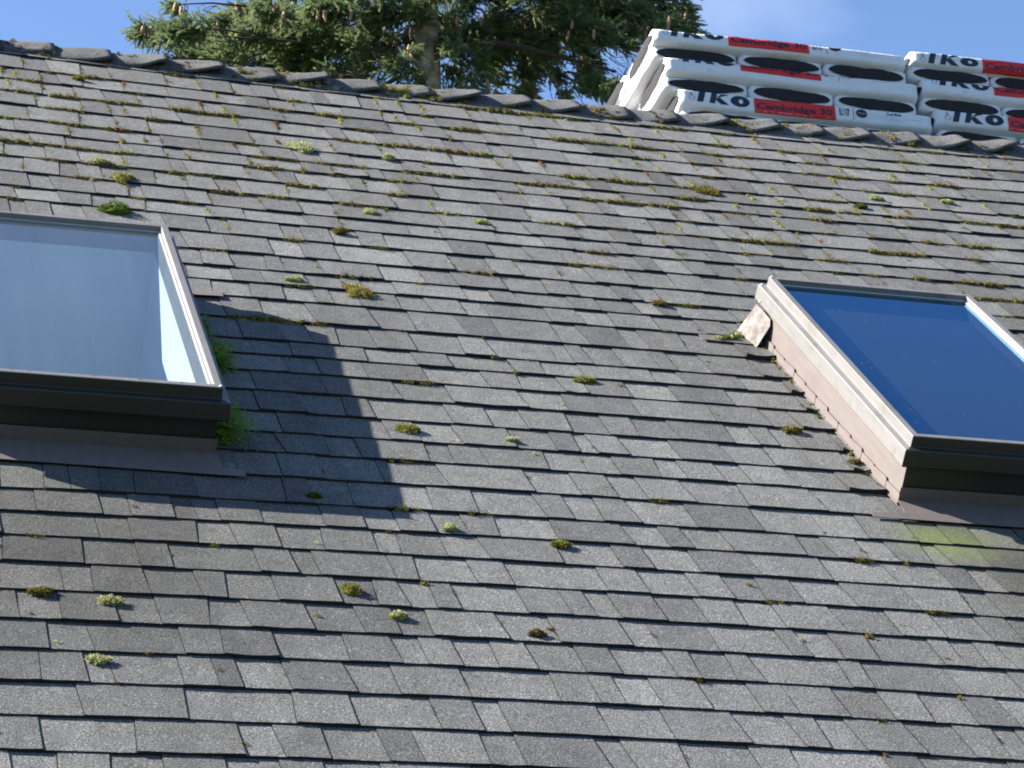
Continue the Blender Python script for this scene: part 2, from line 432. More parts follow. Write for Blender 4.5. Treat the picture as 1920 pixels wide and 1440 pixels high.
# roof deck edge, walls and rear slope that carry it
VE = edge(NCOURSE, 3.0)
ev = roofpt(0, VE, -0.02); 
crest = roofpt(0, 10.02, 0.0)
def hl(x, y, z): return (x - 3.0, y - 9.5, z)
wl = MB()
y0 = ev.y + 0.35; y1 = crest.y + 5.6
zb = crest.z - 5.6 * math.tan(math.radians(10))
prof = [(y0, 0.0), (y1, 0.0), (y1, zb - 0.12), (crest.y, crest.z - 0.12), (y0, ev.z + 0.35 * math.tan(PITCH) - 0.14)]
for x in (U0 + 0.3, U1 - 0.3):
    for dx in (0, 0.12):
        pass
    wl.add([hl(x + a, y, z) for a in (0, 0.12) for y, z in prof],
           [(0, 1, 2, 3, 4), (9, 8, 7, 6, 5)] + [(k, k + 5, (k + 1) % 5 + 5, (k + 1) % 5) for k in range(5)])
wl.box(U0 + 0.42 - 3, U1 - 0.3 - 3, y0 - 9.5, y0 + 0.12 - 9.5, 0, ev.z + 0.35 * math.tan(PITCH) - 0.14)
wl.box(U0 + 0.42 - 3, U1 - 0.3 - 3, y1 - 0.12 - 9.5, y1 - 9.5, 0, zb - 0.12)
wl.obj("wall", M_wall, house)
gt = MB()
gt.tube([hl(U0, ev.y - 0.05, ev.z - 0.05), hl(U1, ev.y - 0.05, ev.z - 0.05)], [0.055, 0.055], 12)
gt.obj("gutter", M_frame, house, smooth=True)

# rear slope, flatter, its top edge following the ridge
rr = MB()
rb = random.Random(5)
NU = 40
for j in range(34):
    d0, d1 = 0.165 * j, 0.165 * (j + 1)
    vs = []; fs = []
    for k in range(NU + 1):
        u = U0 + (U1 - U0) * k / NU
        c = RF @ Vector((u, ridge_v(u), 0.0))
        for d, w in ((d0 - 0.01, 0.0), (d1, 0.006), (d1, -0.004)):
            q = Vector((u, c.y + d * math.cos(math.radians(10)), c.z - d * math.sin(math.radians(10)) + w - 0.012))
            vs.append(hl(*q))
    for k in range(NU):
        for e in (0, 1):
            fs.append((k * 3 + e, (k + 1) * 3 + e, (k + 1) * 3 + e + 1, k * 3 + e + 1))
    rr.add(vs, [f[::-1] for f in fs], tone=rb.uniform(.3, .8))
rr.obj("rear_roof_slope", M_gran, house)

# ------------------------------------------------------------------ ridge caps
CAPS = [0.979, 1.179, 1.376, 1.577, 1.775, 1.96, 2.152, 2.342, 2.526, 2.719, 2.906, 3.097, 3.291, 3.489, 3.691, 3.88, 4.071, 4.282, 4.482, 4.687]
ends = [0.979 - 0.197 * k for k in range(15, 0, -1)] + CAPS + [4.687 + 0.2 * k for k in range(1, 19)]
rc = random.Random(21)
for ue in ends:
    L = 0.30; hw = rc.uniform(0.118, 0.135)
    th = 0.016
    lift = rc.uniform(0.009, 0.025); sag = rc.uniform(0.8, 1.2); skew = rc.uniform(-0.01, 0.01); ph = rc.random() * 50; roll = rc.uniform(-.012, .012)
    ns, ntt = 14, 18
    mb = MB(); vs = []; top = []; bot = []
    for a in range(ns + 1):
        s = a / ns
        rowt = []; rowb = []
        for b in range(ntt + 1):
            t = -1 + 2 * b / ntt
            u = ue - L + L * s
            # distance over the crest, front side negative
            w_half = hw * (0.94 + 0.13 * math.sin(math.pi * min(1.0, max(0.0, (s - .22) / .78))) ** 1.2) + (skew if t < 0 else 0)
            d = t * w_half
            R = 0.045
            # rounded bend
            if abs(d) < R: drop = d * d / (2 * R) * 0.9
            else: drop = R * 0.45 + (abs(d) - R) * 0.9
            drop = min(drop, abs(d))
            angf = PITCH if d < 0 else math.radians(10)
            bend = 0.5 * R * math.sin(angf)
            up = 0.002 + 0.010 * s + lift * (s ** 2.3) * (0.50 + 0.50 * abs(t) ** 1.5)
            up -= 0.010 * sag * (abs(t) ** 3) * math.sin(math.pi * min(1.0, s * 1.15))
            up += noise.noise(Vector((u * 9 + ph, d * 14, 2))) * 0.007 + noise.noise(Vector((u * 40 + ph, d * 50, 2))) * 0.0012
            up += roll * t * s
            if d < 0: base = Vector((u, ridge_v(u) + d, 0)); nrm = Vector((0, 0, 1))
            else: base = None
            if base is not None:
                k = min(1, abs(d) / R)
                n2 = (Vector((0, -math.sin(math.radians(5)) * 0 , 0)))
                p = RF @ base
                nn = (Vector((0, 0, 1)) * (1 - k) + Vector((0, -SP, CP)) * k).normalized()
            else:
                c = RF @ Vector((u, ridge_v(u), 0)); k = min(1, abs(d) / R)
                p = Vector((u, c.y + d * 0.985, c.z - d * 0.174))
                nn = (Vector((0, 0, 1)) * (1 - k) + Vector((0, 0.174, 0.985)) * k).normalized()
            # soften the crest
            p = p - Vector((0, 0, 1)) * (0.006 * (1 - k)) + nn * up
            rowt.append(len(vs)); vs.append(p + nn * th * (0.6 + 0.4 * s) * (1 - .35 * abs(t) ** 6) * (1 - .30 * max(0, (s - .9) / .1) ** 2))
            rowb.append(len(vs)); vs.append(p)
        top.append(rowt); bot.append(rowb)
    fs = []
    for a in range(ns):
        for b in range(ntt):
            fs.append((top[a][b], top[a + 1][b], top[a + 1][b + 1], top[a][b + 1]))
            fs.append((bot[a][b], bot[a][b + 1], bot[a + 1][b + 1], bot[a + 1][b]))
        fs.append((top[a][0], bot[a][0], bot[a + 1][0], top[a + 1][0]))
        fs.append((top[a][ntt], top[a + 1][ntt], bot[a + 1][ntt], bot[a][ntt]))
    for b in range(ntt):
        fs.append((top[ns][b], bot[ns][b], bot[ns][b + 1], top[ns][b + 1]))
        fs.append((top[0][b], top[0][b + 1], bot[0][b + 1], bot[0][b]))
    inv = RF.inverted()
    mb.add([inv @ p for p in vs], fs, tone=rc.uniform(0.0, 0.35))
    o = mb.obj("ridge_cap", M_gran, house, LOC, smooth=True)
    o['group'] = "ridge cap shingles"

# ------------------------------------------------------------------ roof windows
def ring(prof, u0, u1, v0, v1, dz, mb, closed=True, **k):
    """sweep a profile of (outward, height) points round a rectangle with mitred corners"""
    n = len(prof); vs = []
    for (cx, cy, sx, sy) in ((u0, v0, -1, -1), (u1, v0, 1, -1), (u1, v1, 1, 1), (u0, v1, -1, 1)):
        for o_, w_ in prof: vs.append((cx + sx * o_, cy + sy * o_, w_ + dz))
    fs = []
    for c in range(4):
        d = (c + 1) % 4
        for q in range(n if closed else n - 1):
            r = (q + 1) % n
            fs.append((c * n + q, d * n + q, d * n + r, c * n + r))
    mb.add(vs, fs, **k)

FP = [(-0.030, 0.112), (-0.030, 0.1765), (-0.021, 0.1785), (-0.020, 0.1915), (-0.0185, 0.193), (-0.0015, 0.193), (0.0, 0.1915),
      (0.0012, 0.1655), (0.003, 0.1635), (0.0185, 0.1615), (0.0205, 0.1595), (0.0222, 0.1185), (0.0205, 0.116), (0.019, 0.1135), (0.0165, 0.1155), (0.004, 0.114)]
labels = ["left roof window with milky pane over a pale shaft and green algae on its frame",
          "right roof window reflecting deep blue sky with pinkish flashing up its left side"]
for q, s in enumerate(SKY):
    u0, u1, v0, v1, dz = s['u0'], s['u1'], s['v0'], s['v1'], s['dz']
    cb = MB()
    ring([(-0.002, -0.01), (-0.002, 0.118), (-0.028, 0.118), (-0.028, -0.01)], u0, u1, v0, v1, dz, cb)
    cb.m = [1 if k < 4 else 0 for k in range(len(cb.f))]  # downslope curb faces get the colour with shade painted in
    sk = cb.obj("skylight", [M_flash, M_shade_algae], house, LOC)
    sk['label'] = labels[q]
    fm = MB(); ring(FP, u0, u1, v0, v1, dz, fm)
    fm.m = [1 if (k < len(FP) and k not in (3, 4, 5)) else 0 for k in range(len(fm.f))]  # downslope rail, except its cap top, gets the shade-darkened colour
    fr = fm.obj("frame", [M_frame, M_shade_algae], sk)
    bv = fr.modifiers.new("b", 'BEVEL'); bv.width = 0.0012; bv.segments = 2; bv.limit_method = 'ANGLE'; bv.angle_limit = math.radians(40)
    gm = MB(); ring([(-0.0215, 0.1788), (-0.0245, 0.1800), (-0.0275, 0.1770), (-0.0245, 0.1745)], u0, u1, v0, v1, dz, gm); gm.obj("glazing_strip", M_gasket, sk)
    g = MB(); g.add([(u0 + 0.022, v0 + 0.022, 0.1765 + dz), (u1 - 0.022, v0 + 0.022, 0.1765 + dz), (u1 - 0.022, v1 - 0.022, 0.1765 + dz), (u0 + 0.022, v1 - 0.022, 0.1765 + dz)], [(0, 1, 2, 3)])
    g.obj("glass", M_glass if q == 0 else M_glass_coated, sk)
    # light shaft
    sm = MB(); dp = -0.62
    if q == 1: dp = 0.142
    a0, a1, c0, c1 = u0 + 0.031, u1 - 0.031, v0 + 0.031, v1 - 0.031
    tz = .11 if q == 0 else .168
    sm.add([(a0, c0, dp), (a1, c0, dp), (a1, c1, dp), (a0, c1, dp), (a0, c0, tz), (a1, c0, tz), (a1, c1, tz), (a0, c1, tz)],
           [(0, 1, 2, 3), (0, 4, 5, 1), (1, 5, 6, 2), (2, 6, 7, 3), (3, 7, 4, 0)])
    sm.obj("light_shaft" if q == 0 else "dark_blind", M_white_shaft if q == 0 else M_dark_shaft, sk)
    # head, apron and step flashing
    fl = MB()
    vb = 6.138
    def sheet(pts, w0, th=0.0012, lift=None):
        n = len(pts)
        vs = [(p[0], p[1], (p[2] if len(p) > 2 else w0) + th) for p in pts] + [(p[0], p[1], (p[2] if len(p) > 2 else w0)) for p in pts]
        fl.add(vs, [tuple(range(n)), tuple(range(2 * n - 1, n - 1, -1))] + [(k, k + n, (k + 1) % n + n, (k + 1) % n) for k in range(n)])
    sheet([(u0 - 0.105, vb + 0.012, 0.010), (u1 + 0.062, vb, 0.010), (u1 + 0.062, vb + 0.032, 0.012), (u1 + 0.010, vb + 0.042, 0.013), (u1 + 0.004, v0 + 0.0, 0.017), (u0 - 0.004, v0, 0.017), (u0 - 0.010, vb + 0.044, 0.013), (u0 - 0.105, vb + 0.034, 0.012)], 0.010)
    sheet([(u0 - 0.003, v0 - 0.002, 0.014), (u1 + 0.003, v0 - 0.002, 0.014), (u1 + 0.003, v0 - 0.004, 0.052), (u0 - 0.003, v0 - 0.004, 0.052)], 0)
    # head flashing peeping out from under a course
    sheet([(u0 - 0.19, v1 - 0.075, 0.0085), (u0 - 0.0, v1 - 0.088, 0.0095), (u0 - 0.0, v1 - 0.03, 0.009), (u0 - 0.19, v1 - 0.03, 0.008)], 0)
    sheet([(u1 + 0.0, v1 - 0.075, 0.012), (u1 + 0.17, v1 - 0.062, 0.012), (u1 + 0.17, v1 - 0.02, 0.009), (u1 + 0.0, v1 - 0.02, 0.009)], 0)
    # stepped pieces up both sides
    nstep = 12; ls = (v1 - v0 - 0.06) / nstep
    for side in (-1, 1):
        ub = u0 if side < 0 else u1
        for k in range(nstep):
            va = v0 - 0.004 + ls * k; vc = va + ls + 0.012
            x = ub + side * (0.0015 + 0.0012 * (k % 2)); h0 = 0.036 + 0.003 * math.sin(k * 2.3); h1 = 0.030
            vs = [(x, va, 0.0), (x, vc, 0.0), (x, vc, h1), (x, va + 0.006, h0), (x, va, h0 - 0.004)]
            vs += [(x + side * 0.0012, p[1], p[2]) for p in vs]
            fs = [(0, 1, 2, 3, 4), (9, 8, 7, 6, 5)] + [(e, e + 5, (e + 1) % 5 + 5, (e + 1) % 5) for e in range(5)]
            fl.add(vs, fs)
            # foot of the step piece, a hand's breadth of it lies between the courses
            sheet([(ub + side * 0.001, va, 0.011), (ub + side * 0.008, va, 0.0085), (ub + side * 0.008, vc, 0.005), (ub + side * 0.001, vc, 0.0075)] if side > 0 else
                  [(ub + side * 0.008, va, 0.0085), (ub + side * 0.001, va, 0.011), (ub + side * 0.001, vc, 0.0075), (ub + side * 0.008, vc, 0.005)], 0)
    fl.obj("flashing", M_flash, sk)
    if q == 1:
        # the flap bent away from the curb near its top corner
        fp = MB()
        P = [(2.836, 7.486, 0.101), (2.815, 7.489, 0.056), (2.795, 7.490, 0.0143), (2.820, 7.374, 0.0067), (2.8465, 7.371, 0.076), (2.848, 7.3825, 0.092), (2.842, 7.435, 0.099)]
        n = len(P)
        off = Vector((0.0016, 0.0004, 0.0010))
        P = [P[0]] + [(a_, b_, c_) for a_, b_, c_ in P[1:]]
        ctr = sum((Vector(p) for p in P), Vector()) / n + Vector((-0.0015, -0.0004, 0.0012))
        fp.add([Vector(p) for p in P] + [Vector(p) + off for p in P] + [ctr, ctr + off],
               [(k, (k + 1) % n, 2 * n) for k in range(n)] + [(n + (k + 1) % n, n + k, 2 * n + 1) for k in range(n)] + [(k, k + n, (k + 1) % n + n, (k + 1) % n) for k in range(n)])
        fp.m = []
        fo = fp.obj("flashing_flap", M_flap, sk)
        fo['label'] = "corner of flashing bent outwards"
    sc = MB()
    for (a, b, w_) in ((u0 - 0.012, v1 + 0.012, 0.1635), (u0 + 0.006, v1 - 0.006, 0.1945), (u0 - 0.0235, v1 - 0.03, 0.125), (u1 - 0.006, v0 + 0.006, 0.1945)):
        pts = [(a + 0.0035 * math.cos(t * math.pi / 4), b + 0.0035 * math.sin(t * math.pi / 4)) for t in range(8)]
        sc.add([(x, y, w_ + dz - 0.003) for x, y in pts] + [(x, y, w_ + dz + 0.0015) for x, y in pts], [tuple(range(8, 16))] + [(k, (k + 1) % 8, (k + 1) % 8 + 8, k + 8) for k in range(8)])
    sc.obj("screw_heads", M_screw, sk)['kind'] = 'stuff'
# ------------------------------------------------------------------ moss
HUES_ = {'l': [(0.20, 0.36, 0.05), (0.30, 0.46, 0.08), (0.13, 0.26, 0.04)], 'p': [(0.46, 0.48, 0.21), (0.34, 0.37, 0.12), (0.56, 0.57, 0.33)], 'y': [(0.25, 0.24, 0.05), (0.19, 0.20, 0.04), (0.33, 0.31, 0.11)],
        'g': [(0.10, 0.16, 0.025), (0.15, 0.19, 0.04), (0.07, 0.12, 0.02)], 'o': [(0.20, 0.17, 0.045), (0.12, 0.105, 0.028), (0.28, 0.225, 0.07)],
        'b': [(0.18, 0.115, 0.045), (0.24, 0.15, 0.06), (0.12, 0.075, 0.03)], 'yb': [(0.28, 0.25, 0.06), (0.22, 0.12, 0.03), (0.34, 0.33, 0.12)],
        'd': [(0.03, 0.026, 0.014), (0.05, 0.04, 0.018), (0.022, 0.02, 0.012)]}
HUES = {k: [tuple(x * .80 for x in c) for c in v] for k, v in HUES_.items()}
rm = random.Random(77)
def tuft(mb, u, v, w, ru, rv, h, n, hue, blade=0.007, droop=0.0):
    """a cushion: a lumpy dome set with many tiny leaflets"""
    cols = HUES[hue]
    base = cols[0]
    seed = rm.random() * 100
    # lumpy core
    nr, na = 4, 10
    vs = []; fs = []
    for a in range(nr + 1):
        th = a / nr * math.pi / 2
        for b in range(na):
            ph = b / na * 2 * math.pi
            k = 0.80 + 0.30 * noise.noise(Vector((math.cos(ph) * 1.3, math.sin(ph) * 1.3, seed + a * .5)))
            vs.append((u + ru * k * math.cos(th) * math.cos(ph), v + rv * k * math.cos(th) * math.sin(ph), w - 0.002 + h * 0.85 * k * math.sin(th)))
    for a in range(nr):
        for b in range(na): fs.append((a * na + b, a * na + (b + 1) % na, (a + 1) * na + (b + 1) % na, (a + 1) * na + b))
    mb.add(vs, fs, col=tuple(c * 0.9 for c in base))
    for _ in range(n):
        ph = rm.random() * 2 * math.pi; z = rm.random(); th = math.asin(z)
        k = 0.85 + 0.35 * noise.noise(Vector((math.cos(ph) * 1.6, math.sin(ph) * 1.6, seed))) + rm.uniform(-.08, .14)
        d = Vector((math.cos(th) * math.cos(ph), math.cos(th) * math.sin(ph), math.sin(th)))
        p = Vector((u + ru * k * d.x, v + rv * k * d.y, w + h * k * d.z))
        nrm = Vector((d.x / max(ru, .004), d.y / max(rv, .004), d.z / max(h, .004))).normalized()
        g = (nrm + Vector((rm.gauss(0, .5), rm.gauss(0, .5), rm.gauss(0, .4)))).normalized()
        sd = g.cross(Vector((rm.gauss(0, 1), rm.gauss(0, 1), rm.gauss(0, 1)))).normalized()
        l = blade * rm.uniform(.6, 1.4)
        c = cols[rm.choice((0, 0, 1, 2))] if rm.random() < .9 else cols[2]
        f = rm.uniform(.7, 1.25)
        mb.add([p - sd * l * .32, p + sd * l * .32, p + g * l], [(0, 1, 2)], col=tuple(x * f for x in c))

def frond(mb, u, v, w, ru, rv, h, n, hue, dirx=1.0):
    """long feathery shoots of a shaggy moss"""
    cols = HUES[hue]
    for _ in range(n):
        a = rm.uniform(-1.2, 1.2)
        p = Vector((u + rm.uniform(-.25, .3) * ru, v + rm.uniform(-.7, .7) * rv, w + rm.uniform(0, .8) * h))
        d = Vector((math.cos(a) * dirx, math.sin(a) * .7, rm.uniform(-.2, .5))).normalized()
        L = rm.uniform(.4, 1.0) * ru; steps = 7
        c = cols[rm.randrange(3)]; f = rm.uniform(.7, 1.3); c = tuple(x * f for x in c)
        for k in range(steps):
            q = p + d * (L * k / steps) + Vector((0, 0, -0.25 * L * (k / steps) ** 2))
            for s in (-1, 1):
                sd = d.cross(Vector((rm.gauss(0, .4), rm.gauss(0, .4), 1))).normalized() * s
                l = rm.uniform(.006, .011) * (1.2 - k / steps * .6)
                t = (d * .6 + sd * .8 + Vector((0, 0, rm.gauss(0, .3)))).normalized() * l
                wv = d * 0.0022
                mb.add([q - wv, q + wv, q + t], [(0, 1, 2)], col=c)

MOSS = [(1.03, 8.128, .036, .030, 'g', "round bright green moss cushion just above the left roof window"),
 (1.028, 8.621, .026, .018, 'p', "pale green moss tuft, highest of the three above the left roof window"),
 (1.082, 8.468, .030, .018, 'y', "yellow green moss tuft, middle of the three above the left roof window"),
 (1.726, 9.015, .036, .017, 'p', "wide pale yellow moss clump below the ridge near the tree's left boughs"),
 (2.019, 8.989, .018, .015, 'p', "small pale moss tuft, right neighbour of the wide pale yellow clump below the ridge"),
 (1.844, 8.352, .020, .011, 'p', "small pale lichen-like tuft up the slope from the olive cushion"),
 (1.717, 8.123, .020, .016, 'o', "round olive moss cushion in the upper middle of the slope"),
 (1.676, 7.574, .038, .016, 'yb', "broad yellow and brown moss clump upslope of the left window's shadow"),
 (1.498, 7.622, .019, .014, 'p', "pale green tuft left of the broad yellow and brown clump"),
 (1.619, 6.519, .026, .014, 'y', "yellow green moss clump right of the left window's shadow edge"),
 (2.207, 8.351, .016, .012, 'p', "small pale tuft beside a shingle joint, upper middle of the roof"),
 (1.310, 5.537, .022, .017, 'y', "spiky yellow green moss clump low on the roof, biggest near the bottom"),
 (1.396, 5.423, .017, .011, 'p', "pale flat tuft just below and right of the spiky yellow green clump"),
 (1.607, 5.909, .015, .012, 'p', "pale tuft just below the lower tip of the left window's shadow"),
 (1.864, 5.861, .018, .008, 'y', "narrow yellow green tuft lying along a shingle edge, lower middle"),
 (2.203, 6.988, .024, .009, 'y', "flat yellow green clump on a course edge at the centre of the roof"),
 (2.718, 6.719, .020, .014, 'o', "round olive moss cushion casting a shadow beside the right roof window"),
 (2.824, 6.514, .014, .012, 'o', "dark olive cushion touching the stepped flashing of the right window"),
 (3.799, 9.075, .023, .015, 'p', "pale green moss tuft high on the right, below the shingle bundles"),
 (3.697, 8.951, .020, .013, 'g', "green tuft just down-left of the pale one on the upper right"),
 (4.093, 9.124, .019, .010, 'p', "flat pale tuft, rightmost one on the upper slope"),
 (0.774, 5.419, .020, .010, 'p', "pale lichen-like tuft at the lower left of the roof"),
 (0.635, 5.446, .020, .010, 'o', "olive clump near the left edge, below the left roof window"),
 (0.728, 5.141, .018, .008, 'p', "pale yellow scrap of moss by a shingle joint, lower left corner"),
 (3.140, 8.976, .040, .011, 'o', "long olive moss strip below the left end of the bundle stack"),
 (1.306, 6.052, .013, .009, 'g', "small dark green tuft inside the left window's shadow"),
 (2.612, 7.695, .020, .012, 'o', "olive moss cushion left of the upper corner of the right roof window"),
 (1.692, 5.371, .014, .009, 'b', "small reddish brown moss bud, lower middle of the roof"),
 (1.889, 6.497, .013, .009, 'p', "tiny pale tuft near the centre, below the middle courses"),
 (1.042, 9.60, .017, .020, 'y', "yellow green tuft near the ridge at the upper left"),
 ]
for (u, v, ru, h, hue, lab) in MOSS:
    mb = MB()
    w = 0.006; ru *= 1.15
    big = hue == 'g' and ru > .03
    rv = ru * (0.75 if ru < .03 else 1.05)
    hh = min(h, ru * .8)
    n = int(160 + 8000 * ru)
    tuft(mb, u, v, w, ru, rv, hh, n, hue, blade=0.0050)
    for _ in range(3):
        a = rm.random() * 6.28
        tuft(mb, u + math.cos(a) * ru * .8, v + math.sin(a) * rv * .8, w, ru * .5, rv * .45, hh * .6, n // 4, hue, blade=0.006)
    o = mb.obj("moss_clump", M_moss, None, RF)
    tag(o, lab, "moss", "moss clumps on the roof")
for (u, v, ru, rv, h, n, lab) in ((1.165, 6.90, .075, .085, .05, 150, "shaggy green moss in shade beside the right rail of the left roof window"),
                                 (1.105, 6.40, .115, .10, .07, 260, "largest feathery green moss, hanging at the lower right corner of the left roof window"),
                                 (1.155, 7.15, .05, .07, .025, 60, "low dark green moss in shade, highest beside the left roof window")):
    mb = MB()
    frond(mb, u, v, .01, ru, rv, h, n, 'l')
    tuft(mb, u + .015, v, .004, ru * .4, rv * .75, h * .7, 320, 'l', blade=.009)
    tag(mb.obj("moss_clump", M_moss, None, RF), lab, "moss", "shaggy moss beside the left window")
mb = MB()
for k in range(11):
    t = k / 10
    tuft(mb, 2.72 + .115 * t + rm.uniform(-.006, .006), 7.42 + .10 * t * t + rm.uniform(-.01, .01), .006, .014, .012, .010, 60, 'g' if k % 3 else 'p', blade=.007)
tag(mb.obj("moss_clump", M_moss, None, RF), "curved strip of green moss against the bent flashing of the right roof window", "moss")

# thin moss and dirt growing along butt edges and joints: nobody could count it
mb = MB()
def inwin(u, v):
    for s in SKY:
        if s['u0'] - .03 < u < s['u1'] + .03 and s['v0'] - .13 < v < s['v1'] + .02: return True
    return False
for i in range(1, 37):
    u = 0.0
    while u < 5.6:
        v = edge(i, u)
        x = u
        f = max(0.0, min(1.0, (v - 7.1) / 1.5))
        m = noise.noise(Vector((u * 3.1, i * 4.7, 1.5))) * .5 + noise.noise(Vector((u * 11, i * 9.7, 6.5))) * .75
        th = 0.52 - 0.40 * f
        if m > th and not inwin(u, v):
            g = min(1.0, (m - th) * 3)
            hue = rm.choice(('o', 'y', 'o', 'o', 'b', 'o')) if v > 8.0 else rm.choice(('o', 'o', 'y', 'b', 'd'))
            rl = rm.choice((.008, .011, .015, .022)) * rm.uniform(.8, 1.2) * (.8 + .4 * f)
            tuft(mb, u, v - .002 + rm.uniform(-.003, .002), .0015, rl, .007 + .009 * g, .008 + .010 * g, int(40 + 50 * g), hue, blade=.0032)
            u += rl * rm.uniform(.9, 1.5)
        else:
            u += .016
for (u, i, sl, hi) in joints:
    if not (0.0 < u < 5.6) or i > 37: continue
    va, vb_ = edge(i, u), edge(i - 1, u)
    if inwin(u, (va + vb_) / 2): continue
    f = max(0.0, min(1.0, (va - 7.3) / 1.4))
    if rm.random() < .34 + .30 * f:
        hue = rm.choice(('b', 'b', 'o', 'd')) if va < 7.6 else rm.choice(('o', 'y', 'b', 'y'))
        n = rm.randrange(1, 4) + int(2 * f)
        t = rm.uniform(0.0, .6)
        for k in range(n):
            if t > .95: break
            r = rm.uniform(.003, .0065) * (1 + 1.2 * f)
            tuft(mb, u + sl * t + rm.uniform(-.002, .002), va + (vb_ - va) * t, .0035 * (1 - t), r, r * 1.6, r * .9, 22, hue, blade=.0032)
            t += rm.uniform(.05, .16)
    if rm.random() < .06 + .12 * f:
        t = rm.random(); r = rm.uniform(.006, .012)
        tuft(mb, u + rm.uniform(-.02, .02), va + (vb_ - va) * t, .004, r, r * .8, r * .6, 50, rm.choice(('p', 'y', 'y', 'o', 'p') if f > .2 else ('o', 'b', 'o', 'p')), blade=.0032)
# along the flashing foot and on the lower frame of the left window
for k in range(16):
    v = 6.30 + 1.1 * rm.random()
    tuft(mb, 2.838, v, .004, .008, .016, .008, 20, rm.choice(('g', 'o')), blade=.005)
for k, (uu, big) in enumerate(((.60, 1), (.64, .5), (.79, 1), (.90, .8), (1.0, .8), (1.03, .4))):
    tuft(mb, uu, 6.272, .1815, .007 * big, .004, .003, 20, 'y', blade=.003)
tag(mb.obj("moss", M_moss, None, RF), "thin olive and brown moss along the shingle edges and joints", "moss", None, 'stuff')
# moss on the ridge caps
rmoss = MB()
for (u, r, hue, n) in ((1.14, .020, 'b', 5), (1.30, .02, 'o', 5), (1.45, .018, 'b', 4), (1.66, .024, 'o', 6), (1.82, .03, 'yb', 8), (1.93, .028, 'p', 7), (2.12, .022, 'o', 5), (2.16, .02, 'y', 3),
                    (2.26, .032, 'y', 9), (2.30, .028, 'yb', 6), (2.43, .024, 'o', 5), (2.64, .014, 'o', 3), (2.83, .018, 'y', 4), (2.98, .02, 'o', 5), (3.03, .02, 'yb', 3), (3.22, .014, 'o', 3), (3.46, .026, 'yb', 7), (3.62, .026, 'y', 6),
                    (3.80, .026, 'yb', 8), (3.97, .02, 'yb', 5), (4.20, .022, 'yb', 7), (4.47, .02, 'o', 5), (4.60, .02, 'yb', 5), (4.85, .02, 'o', 5), (.95, .02, 'o', 5), (.8, .02, 'b', 4)):
    for k in range(int(n * 1.8)):
        uu = u + rm.gauss(0, r * 1.6); dd = rm.uniform(.03, .14)
        p = ridge_v(uu) - dd
        tuft(rmoss, uu, p, .010 if dd > .11 else .019, r * .45, r * .38, .009, 45, hue, blade=.0055)
tag(rmoss.obj("moss", M_moss, None, RF), "mustard and green moss growing between and on the ridge caps", "moss", None, 'stuff')

# ------------------------------------------------------------------ shingle bundles
def paper():
    m, nd, lk, p = mat("white_wrapping_paper")
    t = N(nd, "ShaderNodeTexCoord"); O = t.outputs['Object']
    n = N(nd, "ShaderNodeTexNoise", Scale=9.0, Detail=8.0, Roughness=.7); lk.new(O, n.inputs['Vector'])
    c = ramp(nd, lk, n.outputs[0], [(.35, (.72, .72, .73)), (.6, (.77, .77, .77)), (.78, (.58, .57, .55))])
    lk.new(c, p.inputs['Base Color']); p.inputs['Roughness'].default_value = .7
    n2 = N(nd, "ShaderNodeTexNoise", Scale=22.0, Detail=6.0, Roughness=.62, Distortion=1.6); lk.new(O, n2.inputs['Vector'])
    lk.new(bump(nd, lk, n2.outputs[0], .55, .010), p.inputs['Normal'])
    return m
M_paper = paper()
M_ink = simple("black_ink", (.013, .016, .03), .5, .1, 20)
M_grey = simple("grey_ink", (.30, .31, .33), .5, .1, 20)
M_red = simple("red_ink", (.66, .020, .014), .45, .08, 14)
M_core = simple("black_shingle_edges", (.014, .014, .016), .9, .5, 60, 200, .8)

